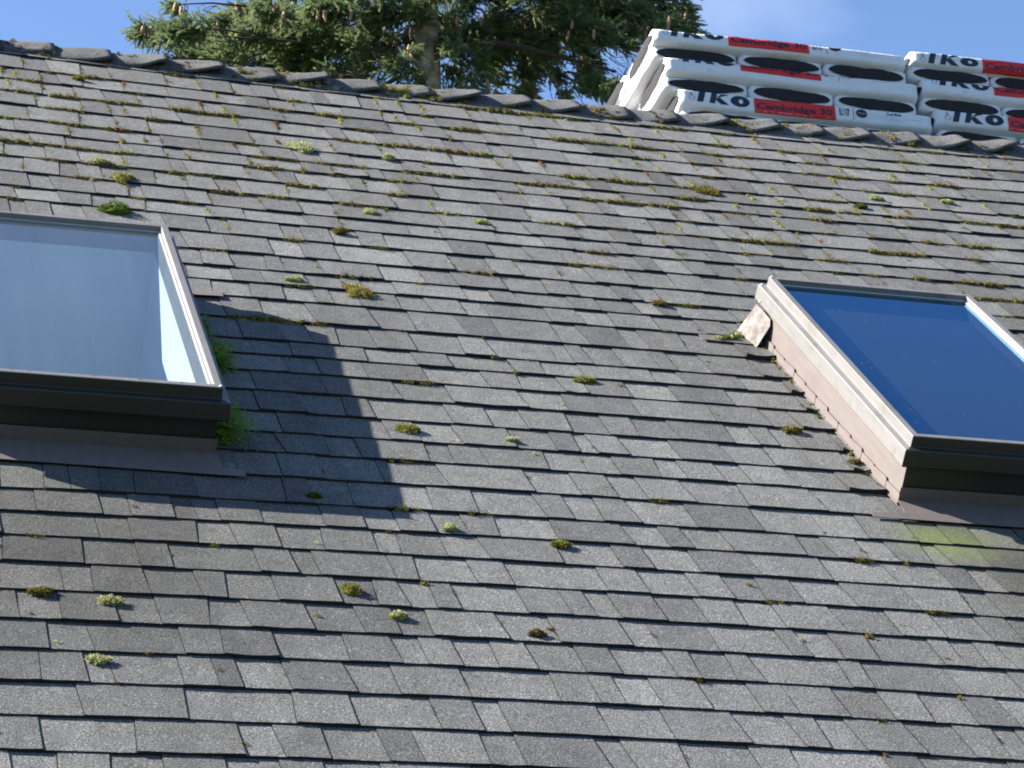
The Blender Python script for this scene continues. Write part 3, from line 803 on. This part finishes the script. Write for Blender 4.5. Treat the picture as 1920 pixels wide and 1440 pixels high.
BH = dict()
class Bundle:
    """one paper-wrapped bundle; x along its length, y into its depth, z up"""
    def __init__(s, L, Dp, H, seed, bulge=.016):
        s.L, s.D, s.H, s.seed, s.bu = L, Dp, H, seed, bulge
    def prof(s, t):                       # 0 bottom .. 1 top of a long face: how far the face stands back
        a = abs(2 * t - 1)
        return s.bu * (a ** 9) + (.011 * max(0, .22 - t) / .22)
    def crumple(s, a, b, k=1.0):
        return (noise.noise(Vector((a * 5.0, b * 14, s.seed))) * .0055 + noise.noise(Vector((a * 15, b * 34, s.seed + 9))) * .0026) * k
    def front(s, x, t, off=0.0):
        sagz = noise.noise(Vector((x * 2.2, 3.0, s.seed))) * .005
        if t <= 1: return Vector((x, s.prof(t) - off + s.crumple(x, t * s.H), t * s.H + sagz * (1 - .4 * t)))
        return Vector((x, s.prof(1) + (t - 1) * s.H + s.crumple(x, s.H), s.H + off + sagz * .6))
    def end(s, y, t, off=0.0, side=-1):
        a = abs(2 * t - 1); b = abs(2 * y / s.D - 1)
        x = .007 * a ** 6 + .010 * b ** 10 + s.crumple(y * 1.7 + 40, t * s.H, .8)
        sagz = noise.noise(Vector((0 if side < 0 else s.L * 2.2, 3.0, s.seed))) * .005
        return Vector((x - off if side < 0 else s.L - x + off, y, t * s.H + sagz * (1 - .4 * t)))
    def body(s):
        nx, nt, ny = 44, 9, 14
        vs = []; fs = []
        def grid(fn, na, nb, flip=False):
            b = len(vs)
            for i in range(na + 1):
                for j in range(nb + 1): vs.append(tuple(fn(i / na, j / nb)))
            for i in range(na):
                for j in range(nb):
                    q = (b + i * (nb + 1) + j, b + (i + 1) * (nb + 1) + j, b + (i + 1) * (nb + 1) + j + 1, b + i * (nb + 1) + j + 1)
                    fs.append(q[::-1] if flip else q)
        def fr(i, j):
            x = .006 + (s.L - .012) * i
            p = s.front(x, j); e = min(x, s.L - x)
            if e < .02: p.y += .010 * ((.02 - e) / .02) ** 2
            return p
        grid(fr, nx, nt)
        def bk(i, j):
            p = fr(i, j); return Vector((p.x, s.D - p.y, p.z))
        grid(bk, nx, nt, True)
        def tp(z):
            def g(i, j):
                p0 = fr(i, z); p1 = bk(i, z)
                q = p0.lerp(p1, j); m = math.sin(math.pi * j)
                q.z += noise.noise(Vector((q.x * 6, q.y * 6, s.seed + z))) * .004 * m
                return q
            return g
        grid(tp(1), nx, 8); grid(tp(0), nx, 8, True)
        for side, ii in ((-1, 0), (1, 1)):
            def en(i, j, side=side, ii=ii):
                p0 = fr(ii, j); p1 = bk(ii, j)
                q = p0.lerp(p1, i); m = min(1, 6 * min(i, 1 - i)) * min(1, 5 * min(j, 1 - j) + .0)
                e = s.end(q.y, j, 0, side)
                q.x = q.x * (1 - m) + e.x * m
                return q
            grid(en, ny, nt, side > 0)
        me = bpy.data.meshes.new("bundle_body"); me.from_pydata(vs, [], fs)
        import bmesh
        bm = bmesh.new(); bm.from_mesh(me); bmesh.ops.remove_doubles(bm, verts=bm.verts, dist=.0004)
        bmesh.ops.recalc_face_normals(bm, faces=bm.faces); bm.to_mesh(me); bm.free()
        me.materials.append(M_paper)
        me.polygons.foreach_set('use_smooth', [True] * len(me.polygons))
        return me

def child(name, me_or_mb, m, parent):
    if isinstance(me_or_mb, MB): return me_or_mb.obj(name, m, parent)
    o = bpy.data.objects.new(name, me_or_mb); COL.objects.link(o); o.parent = parent; return o

def opening(b, where, rnd):
    """the slot in the wrapper through which the stacked shingle edges show"""
    mb = MB(); vs = []; fs = []
    n, k = 40, 6
    span = b.D * rnd.uniform(.45, .472); h = rnd.uniform(.43, .47)
    sk = rnd.uniform(-.07, .04); pw_ = rnd_p[where] * rnd.uniform(.7, 1.15)
    for a in range(n + 1):
        s = -1 + 2 * a / n
        hw = h * max(0.0, 1 - abs(s) ** pw_) ** .62 * (1 + .13 * noise.noise(Vector((s * 2.2, b.seed, 1))) + .06 * noise.noise(Vector((s * 9, b.seed, 4))))
        for q in range(k + 1):
            r = -1 + 2 * q / k
            t = .5 + sk * s + hw * r
            t = min(.97, max(.03, t))
            y = b.D / 2 + span * s
            vs.append(b.end(y, t, .0022))
    for a in range(n):
        for q in range(k): fs.append((a * (k + 1) + q, a * (k + 1) + q + 1, (a + 1) * (k + 1) + q + 1, (a + 1) * (k + 1) + q))
    mb.add(vs, fs)
    return mb
rnd_p = {'long': 2.2, 'cross': 3.4}

def patch(mb, b, x0, x1, t0, t1, off, nx=None):
    nx = nx or max(1, int((x1 - x0) / .02)); nt_ = max(2, int((t1 - t0) / .12))
    vs = []; fs = []
    for i in range(nx + 1):
        for j in range(nt_ + 1): vs.append(b.front(x0 + (x1 - x0) * i / nx, t0 + (t1 - t0) * j / nt_, off))
    for i in range(nx):
        for j in range(nt_): fs.append((i * (nt_ + 1) + j, (i + 1) * (nt_ + 1) + j, (i + 1) * (nt_ + 1) + j + 1, i * (nt_ + 1) + j + 1))
    mb.add(vs, fs)

def poly(mb, b, rings, off):
    """strips between a lower and an upper outline: [(x_low, t_low, x_high, t_high), ...]"""
    for (A, B) in rings:
        n = max(3, int(max(abs(A[-1][1] - A[0][1]), .2) / .08))
    return

def quadstrip(mb, b, P0, P1, P2, P3, off, n=5):
    """bilinear patch P0-P1 lower edge, P3-P2 upper edge in (x, t)"""
    vs = []; fs = []
    for j in range(n + 1):
        g = j / n
        for i in range(3):
            f = i / 2
            x = (P0[0] * (1 - f) + P1[0] * f) * (1 - g) + (P3[0] * (1 - f) + P2[0] * f) * g
            t = (P0[1] * (1 - f) + P1[1] * f) * (1 - g) + (P3[1] * (1 - f) + P2[1] * f) * g
            vs.append(b.front(x, t, off))
    for j in range(n):
        for i in range(2): fs.append((j * 3 + i, j * 3 + i + 1, (j + 1) * 3 + i + 1, (j + 1) * 3 + i))
    mb.add(vs, fs)

_tc = {}
def glyphs(text):
    if text in _tc: return _tc[text]
    cu = bpy.data.curves.new("t", 'FONT'); cu.body = text; cu.size = 1.0; cu.offset = .022; cu.resolution_u = 2
    o = bpy.data.objects.new("t", cu); COL.objects.link(o)
    bpy.context.view_layer.update()
    dg = bpy.context.evaluated_depsgraph_get()
    me = bpy.data.meshes.new_from_object(o.evaluated_get(dg))
    import bmesh
    bm = bmesh.new(); bm.from_mesh(me); bmesh.ops.triangulate(bm, faces=bm.faces)
    vs = [tuple(v.co) for v in bm.verts]; fs = [tuple(v.index for v in f.verts) for f in bm.faces]
    bm.free(); bpy.data.objects.remove(o); bpy.data.meshes.remove(me); bpy.data.curves.remove(cu)
    x0 = min(v[0] for v in vs); x1 = max(v[0] for v in vs)
    _tc[text] = ([((v[0] - x0) / (x1 - x0), v[1]) for v in vs], fs)
    return _tc[text]
def write(mb, b, text, x0, x1, tb, th, off):
    vs, fs = glyphs(text)
    mb.add([b.front(x0 + (x1 - x0) * v[0], tb + v[1] * th, off) for v in vs], fs)

def prints(b, root, sh_, rnd):
    """everything printed on the long side, moved up the wrapper by sh_"""
    L = b.L; X = lambda f: f * L; T = lambda t: t * .080 / b.H + sh_
    lg = MB()
    # heavy slanted letters I K O
    quadstrip(lg, b, (X(.068), T(.34)), (X(.092), T(.34)), (X(.104), T(.90)), (X(.080), T(.90)), .0013)
    quadstrip(lg, b, (X(.116), T(.34)), (X(.138), T(.34)), (X(.150), T(.90)), (X(.128), T(.90)), .0013)
    quadstrip(lg, b, (X(.136), T(.56)), (X(.150), T(.70)), (X(.196), T(.90)), (X(.166), T(.90)), .0013)
    quadstrip(lg, b, (X(.162), T(.34)), (X(.194), T(.34)), (X(.160), T(.72)), (X(.140), T(.60)), .0013)
    vs = []; fs = []; n = 28
    for i in range(n):
        a = 2 * math.pi * i / n
        vs.append(b.front(X(.238) + X(.037) * math.cos(a), T(.62) + .295 * math.sin(a), .0013))
        vs.append(b.front(X(.240) + X(.0215) * math.cos(a), T(.62) + .19 * math.sin(a), .0013))
        vs.append(b.front(X(.241) + X(.009) * math.cos(a), T(.62) + .12 * math.sin(a), .0013))
    for i in range(n):
        j = (i + 1) % n
        fs.append((i * 3, j * 3, j * 3 + 1, i * 3 + 1)); fs.append((i * 3 + 1, j * 3 + 1, j * 3 + 2, i * 3 + 2))
    lg.add(vs, fs); child("logo_lettering", lg, M_ink, root)
    em = MB()
    # small open shield and leaf to the left of the letters
    c = [(.036, .62), (.038, .45), (.047, .38), (.056, .45), (.058, .62)]
    for (p, q) in zip(c[:-1], c[1:]):
        quadstrip(em, b, (X(p[0]), T(p[1])), (X(p[0] + .0035), T(p[1])), (X(q[0] + .0035), T(q[1])), (X(q[0]), T(q[1])), .0013, 2)
    quadstrip(em, b, (X(.044), T(.60)), (X(.051), T(.60)), (X(.056), T(.76)), (X(.047), T(.72)), .0013, 2)
    quadstrip(em, b, (X(.041), T(.70)), (X(.047), T(.68)), (X(.050), T(.88)), (X(.045), T(.86)), .0013, 2)
    child("emblem", em, M_grey, root)
    rd = MB(); patch(rd, b, X(.292), X(.610), T(.13), T(.90), .0013)
    rdo = child("red_label_band", rd, M_red, root)
    tx = MB(); write(tx, b, "Cambridge 30", X(.302), X(.598), T(.36), .46 * .080 / b.H, .0026); child("band_lettering", tx, M_ink, rdo)
    sm = MB(); st = MB(); cn = MB()
    quadstrip(sm, b, (X(.626), T(.44)), (X(.631), T(.44)), (X(.631), T(.84)), (X(.626), T(.84)), .0013, 3)
    quadstrip(sm, b, (X(.626), T(.44)), (X(.640), T(.44)), (X(.640), T(.49)), (X(.626), T(.49)), .0014, 2)
    for k in range(5):
        quadstrip(sm, b, (X(.636 + .006 * k), T(.42 + .05 * (k % 2))), (X(.6375 + .006 * k), T(.42 + .05 * (k % 2))), (X(.6375 + .006 * k), T(.86)), (X(.636 + .006 * k), T(.86)), .0013, 3)
    write(sm, b, "7", X(.655), X(.667), T(.44), .52, .0013)
    vs = [b.front(X(.714), T(.64), .0013)]; n = 20
    for i in range(n): vs.append(b.front(X(.714) + X(.023) * math.cos(2 * math.pi * i / n), T(.64) + .23 * math.sin(2 * math.pi * i / n), .0013))
    st.add(vs, [(0, i + 1, (i + 1) % n + 1) for i in range(n)])
    write(cn, b, "Dual Black", X(.815), X(.875), T(.70), .19, .0013)
    child("side_print", sm, M_ink, root); child("colour_name", cn, M_ink, root)
    sto = child("round_stamp", st, M_ink, root)
    gr = MB()
    for k in range(3): write(gr, b, "- --- -- ---- -- --- --", X(.775 + .02 * k), X(.86 + .01 * k), T(.56 - .10 * k), .13, .0013)
    write(gr, b, "--- ---- -- --- ---- ---", X(.88), X(.95), T(.52), .13, .0013)
    sb = MB(); patch(sb, b, X(.698), X(.730), T(.615), T(.665), .0026, 2); child("stamp_lettering", sb, M_grey, sto)
    child("fine_print", gr, M_grey, root)
    rl = MB(); quadstrip(rl, b, (X(.680), T(.25)), (X(.6825), T(.25)), (X(.6825), T(.90)), (X(.680), T(.90)), .0013, 4)
    child("red_line", rl, M_red, root)

TILT = math.radians(10)
def stackpt(x, y, z, y0, z0):
    return Vector((x, y0 + y * math.cos(TILT) + z * math.sin(TILT), z0 - y * math.sin(TILT) + z * math.cos(TILT)))
LH, CH = .079, .0575
YB = 9.640; ZB = ZC + 3.964
HT = [.060, .082, .058, .080, .058, .066]     # layers from the bottom: cross, long, cross, long, cross, long
rB = random.Random(4)
ORD = ["lowest", "second lowest", "third from bottom", "third from top", "second from top", "topmost"]
def put_bundle(x, y, z, Dp, H, cross, shift, lab, zoff=0.0, printed=True, L=1.055):
    b = Bundle(L, Dp, H, rB.random() * 90, .012 if cross else .017)
    root = bpy.data.objects.new("shingle_bundle", b.body()); COL.objects.link(root)
    p = stackpt(x, y, z, YB, ZB + zoff)
    rot = Matrix.Rotation(-TILT, 4, 'X')
    if cross: rot = rot @ Matrix.Rotation(math.radians(90), 4, 'Z') @ Matrix.Scale(-1, 4, (0, 1, 0)) 
    root.matrix_basis = Matrix.Translation(p) @ rot @ Matrix.Rotation(math.radians(rB.uniform(-.5, .5)), 4, 'Z')
    if cross:
        child("wrapper_opening", opening(b, 'cross', rB), M_core, root)
    else:
        child("wrapper_opening", opening(b, 'long', rB), M_core, root)
        if printed: prints(b, root, shift, rB)
    tag(root, lab, "shingle bundle", "paper wrapped shingle bundles stacked behind the ridge")
    return root

def stack(xs, name, zoff, back, cw):
    z = 0
    for lay in range(6):
        H = HT[lay]; x = xs[lay]
        if lay % 2 == 0:
            for k in range(3):
                put_bundle(x + cw * k, .012 + rB.uniform(0, .012), z, cw - .006, H, True, 0,
                           f"{('leftmost', 'middle', 'rightmost')[k]} bundle with black oval opening, {ORD[lay]} layer of the {name} stack", zoff)
        else:
            shf = {5: .10 if name == 'left' else -.22, 3: .40 if name == 'left' else .26, 1: .0}[lay]
            put_bundle(x, -.004, z, .342, H, False, shf, f"long front bundle with red printed band, {ORD[lay]} layer of the {name} stack", zoff)
            if back:
                for k, w_ in ((1, 'middle'), (2, 'rear')):
                    put_bundle(x + rB.uniform(-.01, .01), -.004 + .347 * k, z, .342, H, False, .5, f"{w_} long bundle showing its white end, {ORD[lay]} layer of the left stack", zoff, printed=False)
        z += H
stack([3.385, 3.372, 3.322, 3.327, 3.292, 3.287], 'left', 0.0, True, .353)
stack([4.45, 4.436, 4.395, 4.397, 4.362, 4.364], 'right', .028, False, .350)

# ------------------------------------------------------------------ spruce
TREE = [(-3.2,-0.55,11.65,0.09,1), (-2.99,0.03,11.81,0.075,0.8), (-2.98,-0.3,11.82,0.096,1), (-2.76,0.15,12.29,0.054,1), (-2.66,0.19,12.24,0.043,0.7), (-2.9,-0.88,11.53,0.135,1), (-2.69,-0.97,11.58,0.124,1), (-2.45,0.59,12.03,0.143,1), (-2.78,-0.51,11.41,0.084,0.6), (-2.38,-0.55,11.84,0.116,1), (-2.11,0.89,12.24,0.155,1), (-2.38,-0.11,11.64,0.096,0.8), (-1.96,0.59,12.48,0.121,1), (-2.02,-0.09,11.96,0.161,1), (-1.97,0.21,11.82,0.087,0.8), (-1.93,-0.71,11.95,0.147,1), (-1.73,0.21,12.08,0.162,1), (-1.61,0.65,12.02,0.143,1), (-1.54,-0.01,12.23,0.161,1), (-1.4,0.41,12.11,0.163,1), (-1.39,0.28,11.78,0.13,1), (-1.4,-0.88,11.95,0.156,1), (-1.13,0.44,12.25,0.164,1), (-1.16,0.12,11.83,0.151,1), (-1.18,-0.43,11.43,0.095,0.8), (-1.16,-0.94,11.92,0.156,1), (-0.78,0.64,12.31,0.154,1), (-0.91,-0.1,11.71,0.118,0.7), (-0.61,0.37,12.56,0.131,0.6), (-0.48,0.67,12.45,0.11,0.7), (-0.55,0.36,12.03,0.141,0.8), (-0.57,0.75,11.96,0.088,0.6), (-0.45,-0.25,12.29,0.138,0.8), (-0.3,0.52,12.31,0.131,0.8), (-0.4,-0.16,11.75,0.139,0.9), (-0.2,0.78,11.88,0.099,0.5), (0.01,0.67,12.5,0.132,0.9), (-0.3,-0.81,12.13,0.125,0.9), (-0.36,-0.74,11.61,0.125,0.8), (-0.29,-0.59,11.41,0.116,0.9), (0.42,0.83,12.71,0.122,0.8), (0.13,-0.17,12.02,0.139,0.9), (0.28,0.19,11.9,0.141,0.9), (0.16,-0.43,11.39,0.106,0.7), (0.49,-0.04,12.3,0.139,1), (0.4,-0.27,11.92,0.149,1), (0.42,-0.33,11.58,0.127,0.8), (0.78,0.11,12.46,0.14,1), (0.81,0.11,12.17,0.151,1), (0.94,0.72,12.11,0.132,0.9), (0.8,0.3,11.69,0.076,0.7), (1.24,0.76,12.78,0.143,1), (1.23,0.63,12.46,0.165,1), (1.33,0.88,12.29,0.144,1), (1.16,0.28,11.77,0.098,0.8), (1.06,-0.69,12.28,0.105,1), (1.51,0.64,12.66,0.154,1), (1.6,0.83,12.49,0.133,0.8), (1.63,0.72,12.19,0.11,0.6), (1.5,0.08,11.69,0.075,0.6), (1.65,0.36,12.82,0.141,1), (1.42,-0.6,12.18,0.147,1), (1.87,0.58,12.48,0.121,0.8), (1.81,0.09,12.09,0.14,1), (1.7,-0.46,11.61,0.137,1.2), (1.78,-0.88,11.4,0.135,1.2), (2.45,0.62,12.08,0.11,1.2), (2.13,0.88,13.06,0.155,1), (1.65,-0.83,12.08,0.146,1), (2.27,0.52,12.96,0.153,1), (2.12,-0.22,12.38,0.149,1), (2.02,-0.71,12.01,0.073,0.7), (2.23,-0.44,12.55,0.148,1), (2.62,0.46,12.75,0.142,1), (2.89,0.66,13.09,0.143,1), (2.41,-0.92,12.18,0.125,1), (2.97,0.17,12.9,0.097,1), (2.62,-0.91,12.23,0.083,1), (3.18,0.37,12.7,0.054,0.8), (2.25,-0.37,11.89,0.085,0.8), (-1.69,0.67,12.85,0.165,1), (-1.38,0.86,12.96,0.166,1), (-1.29,-0.04,12.59,0.161,1), (-0.83,0.9,13.04,0.166,1), (-0.85,-0.41,12.48,0.159,1), (-0.69,-0.85,12.32,0.156,1), (-0.19,0.14,12.8,0.162,1), (-0.19,-0.94,12.34,0.156,1), (0.16,-0.62,12.51,0.158,1), (0.53,-0.22,12.73,0.16,1), (0.91,0.16,12.94,0.162,1), (0.94,-0.7,12.57,0.157,1), (1.14,-0.92,12.51,0.156,1), (1.9,0.65,13.26,0.165,1), (1.85,-0.4,12.81,0.159,1), (2.53,0.82,13.41,0.166,1), (2.78,0.7,13.39,0.165,1), (2.73,-0.28,12.97,0.159,1), (-1.49,-0.13,12.84,0.241,0.8), (-1.06,-0.01,12.94,0.242,0.8), (-0.59,0.22,13.1,0.244,0.8), (-0.19,0.13,13.11,0.243,0.8), (0.21,0.06,13.13,0.242,0.8), (0.67,0.18,13.24,0.243,0.8), (1.27,0.79,13.58,0.248,0.8), (1.47,-0.04,13.24,0.241,0.8), (1.86,-0.18,13.23,0.24,0.8), (2.48,0.37,13.54,0.245,0.8), (2.61,-0.55,13.16,0.237,0.8)]
M_leaf = attr_material("spruce_needles", rough=.7, trans=.42, spec=.3)
M_bark = simple("flaky_grey_brown_bark", (.30, .235, .17), .95, .75, 9, 45, 1.0)
M_twig = simple("brown_twig_bark", (.055, .04, .03), .95, .35, 20)
def cone_mat():
    m, nd, lk, p = mat("cone_scales")
    t = N(nd, "ShaderNodeTexCoord"); v = N(nd, "ShaderNodeTexVoronoi", Scale=70.0); lk.new(t.outputs['Object'], v.inputs['Vector'])
    lk.new(ramp(nd, lk, v.outputs['Distance'], [(.1, (.46, .27, .16)), (.6, (.25, .14, .08))]), p.inputs['Base Color'])
    p.inputs['Roughness'].default_value = .7; lk.new(bump(nd, lk, v.outputs['Distance'], .6, .005), p.inputs['Normal'])
    return m
M_cone = cone_mat()
TX, TY = 6.93, 28.0
tree = empty("spruce_tree", Matrix.Translation((TX, TY, 0)))
tag(tree, "tall spruce with hanging brown cones behind the roof ridge", "tree")
rt = random.Random(8)
np.random.seed(8)
TOP = 24.5
tk = MB()
pts = []; rad = []
for k in range(40):
    z = TOP * k / 39
    pts.append((noise.noise(Vector((z * .25, 0, 3))) * .12 + .10 * (z - 15.7) / 15 - .03, noise.noise(Vector((z * .25, 9, 3))) * .10, z))
    rad.append(max(.012, .34 * (1 - z / TOP) ** .85))
tk.tube(pts, rad, 14); 
tk.obj("trunk", M_bark, tree, smooth=True)
def trunk_at(z):
    f = max(0, min(38.999, z / TOP * 39)); k = int(f); a = Vector(pts[k]).lerp(Vector(pts[k + 1]), f - k); return a
# shoot template: needles round a twig, along +x
def template(n=30, L=.15):
    V = []
    for k in range(n):
        s = (k + .5) / n; a = k * 2.4
        r = Vector((0, math.cos(a), math.sin(a)))
        base = Vector((L * s, 0, 0))
        d = (Vector((1, 0, 0)) * .75 + r * (.75 - .3 * s)).normalized()
        l = .036 * (1.1 - .35 * s)
        wd = d.cross(r).normalized() * .0062
        V.append([base - wd, base + wd, base + d * l])
    # twig
    V.append([Vector((0, -.0025, 0)), Vector((0, .0025, 0)), Vector((L, 0, 0))])
    return np.array([[tuple(p) for p in t] for t in V]).reshape(-1, 3)
TPL = template()
NT = len(TPL)
blocks = []; cols = []; conespots = []; lim = MB()
def shoots(c, rad3, n, out, light=1.0):
    P = np.random.normal(0, 1, (n, 3)); P /= np.maximum(1e-6, np.linalg.norm(P, axis=1))[:, None]
    P *= (np.random.uniform(.0, 1, (n, 1)) ** .38) * np.array(rad3); P += np.array(c)
    d = np.array([out.x, out.y, out.z]) + np.random.normal(0, .55, (n, 3)) + np.array([0, 0, -.30]); d /= np.linalg.norm(d, axis=1)[:, None]
    up = np.random.normal(0, 1, (n, 3)); y = np.cross(up, d); y /= np.linalg.norm(y, axis=1)[:, None]; z = np.cross(d, y)
    sc = np.random.uniform(.65, 1.25, (n, 1))
    R = np.stack([d, y, z], axis=2) * sc[:, :, None]
    V = np.einsum('nij,kj->nki', R, TPL) + P[:, None, :]
    blocks.append(V.reshape(-1, 3))
    hue = np.random.uniform(0, 1, (n, 1))
    base = np.array([.095, .155, .065]) * (1 - hue) + np.array([.25, .29, .13]) * hue
    base = base * np.random.uniform(.75, 1.25, (n, 1)) * light
    cols.append(np.repeat(base, NT, axis=0))
# boughs seen over the ridge
for (x, y, z, r, dn) in TREE + [(-.12, -.95, 12.62, .11, .9), (.05, -.9, 12.02, .12, .9), (-.02, -.95, 11.62, .10, .8), (.10, -.8, 12.35, .06, .6)]:
    c = Vector((x, y, z + ZC))
    tz = c.z + .10 + .10 * math.hypot(x, y) * .6
    a = trunk_at(tz)
    out = Vector((c.x - a.x, c.y - a.y, 0)); 
    out = out.normalized() if out.length > .05 else Vector((0, -1, 0))
    if abs(x) < .95 and z < 12.15: dn *= .55
    if z > 12.85 and x < 1.4: dn *= .5
    shoots(c, (r * 1.15, r * 1.2, r * .95), int(120 * dn * (r / .13) ** 2.0) + 14, out * .75 + Vector((0, 0, -.05)))
    if rt.random() < (.9 if not (abs(x) < .95 and z < 12.2) else .35):
        # inner, denser foliage further back on the same bough
        q = c.lerp(a, .25) + Vector((rt.uniform(-.1, .1), rt.uniform(.1, .6), rt.uniform(-.15, .05)))
        shoots(q, (r, r, r * .8), int(60 * dn * (r / .13) ** 2), out)
    mid = a.lerp(c, .55) + Vector((0, .15, .02))
    q0 = a if rt.random() < .12 else mid.lerp(c, .35)
    if rt.random() < .5: lim.tube([q0, q0.lerp(c, .5) + Vector((0, 0, .03)), c, c + out * r * .8 - Vector((0, 0, .03))], [.013, .010, .007, .003], 6)
    for _ in range(4):
        p0 = mid.lerp(c, rt.uniform(.6, 1)); p1 = p0 + Vector((rt.uniform(-.2, .2), rt.uniform(-.2, .2), -rt.uniform(.05, .28)))
        lim.tube([p0, p0.lerp(p1, .5) + Vector((0, 0, .02)), p1], [.006, .004, .002], 4)
    nc = 1 + (1 if rt.random() < .5 else 0)
    if z < 13.2:
        for _ in range(nc):
            conespots.append(c + Vector((rt.uniform(-.9, .9) * r, -r * rt.uniform(1.0, 1.45), rt.uniform(-.7, .75) * r)))
# the rest of the crown: whorls of drooping boughs all round, above and behind
for zz in np.arange(11.2, TOP - .6, .36):
    R = min(2.9, .25 + (TOP - zz) * .42)
    for k in range(8):
        az = rt.uniform(0, 2 * math.pi); rr_ = R * rt.uniform(.7, 1.0)
        dirv = Vector((math.cos(az), math.sin(az), 0))
        if 14.0 < zz < 17.3 and dirv.y < .6: continue        # that side is built above
        if 15.1 < zz < 17.0 and rt.random() < .45: continue
        a = trunk_at(zz); tip = a + dirv * rr_ + Vector((0, 0, -.14 * rr_))
        midp = a + dirv * rr_ * .5 + Vector((0, 0, .10))
        lim.tube([a, midp, tip], [.03, .016, .004], 5)
        for s in (.35, .5, .65, .8, .95):
            q = a.lerp(midp, s * 2) if s < .5 else midp.lerp(tip, s * 2 - 1)
            shoots(q + Vector((0, 0, -.05)), (.17, .17, .12), (16 if zz < 15.1 else 9) if zz < 17 else (11 if dirv.x < .3 else 22), dirv * .8)
V = np.concatenate(blocks); Cc = np.concatenate(cols)
me = bpy.data.meshes.new("crown")
nv = len(V)
me.vertices.add(nv); me.vertices.foreach_set('co', V.astype(np.float32).ravel())
me.loops.add(nv); me.loops.foreach_set('vertex_index', np.arange(nv, dtype=np.int32))
me.polygons.add(nv // 3); me.polygons.foreach_set('loop_start', np.arange(0, nv, 3, dtype=np.int32))
me.update(calc_edges=True)
at = me.attributes.new('col', 'FLOAT_COLOR', 'POINT'); c4 = np.ones((nv, 4), dtype=np.float32); c4[:, :3] = Cc; at.data.foreach_set('color', c4.ravel())
me.materials.append(M_leaf)
cr = bpy.data.objects.new("crown", me); COL.objects.link(cr); cr.parent = tree
# a few bare limbs that show against the sky
lim.tube([trunk_at(16.9), Vector((.45, -.2, 16.72)), Vector((1.0, -.3, 16.35))], [.045, .038, .02], 7)
lim.tube([trunk_at(15.25), Vector((.4, -.2, 15.0)), Vector((.9, -.4, 14.7))], [.05, .035, .02], 7)
lim.tube([trunk_at(15.2), Vector((-.35, -.2, 15.35)), Vector((-1.0, -.4, 15.5))], [.045, .03, .015], 7)
lim.tube([trunk_at(16.2), Vector((.9, -.4, 16.0)), Vector((1.9, -.7, 15.7))], [.045, .03, .012], 7)
for _ in range(26):
    p = Vector((2.05 + rt.uniform(-.25, .2), -.5, 15.95 + rt.uniform(-.18, .2)))
    q = p + Vector((.30, rt.uniform(-.1, .1), -.10 + rt.uniform(-.06, .06)))
    lim.tube([p, p.lerp(q, .5) + Vector((0, 0, -.04)), q + Vector((0, 0, .03))], [.004, .003, .001], 4)
lim.obj("limbs", M_twig, tree, smooth=True)['kind'] = 'stuff'
# hanging cones
def cone_mesh():
    mb = MB(); vs = []; fs = []
    nr, na = 9, 10
    for a in range(nr + 1):
        s = a / nr
        r = .019 * (math.sin(math.pi * (.10 + .86 * s)) ** .7) * (1 + .10 * (a % 2))
        for b in range(na):
            t = 2 * math.pi * (b + .5 * (a % 2)) / na
            vs.append((r * math.cos(t), r * math.sin(t), -.125 * s))
    for a in range(nr):
        for b in range(na): fs.append((a * na + b, a * na + (b + 1) % na, (a + 1) * na + (b + 1) % na, (a + 1) * na + b))
    fs.append(tuple(range(na))); fs.append(tuple(nr * na + b for b in range(na))[::-1])
    mb.add(vs, fs); return mb
c0 = cone_mesh().obj("cone", M_cone, tree)
rt.shuffle(conespots)
extra = [Vector((-3.2, -.7, 15.68)), Vector((-3.12, -.72, 15.60)), Vector((-2.78, .0, 16.25)), Vector((-2.72, .02, 16.22))]
spots = extra + conespots[:95]
for k, p in enumerate(spots):
    o = c0 if k == 0 else c0.copy()
    if k: COL.objects.link(o); o.parent = tree
    s = rt.uniform(.8, 1.15)
    o.matrix_basis = Matrix.Translation(p) @ Matrix.Rotation(rt.uniform(-.25, .25), 4, 'X') @ Matrix.Rotation(rt.uniform(-.25, .25), 4, 'Y') @ Matrix.Rotation(rt.uniform(0, 6), 4, 'Z') @ Matrix.Scale(s, 4)
    o['group'] = "hanging spruce cones"

# ------------------------------------------------------------------ ground
g = MB()
g.add([(-600, -600, 0), (600, -600, 0), (600, 900, 0), (-600, 900, 0)], [(0, 1, 2, 3)])
tag(g.obj("ground", M_grass), None, None, None, 'structure')
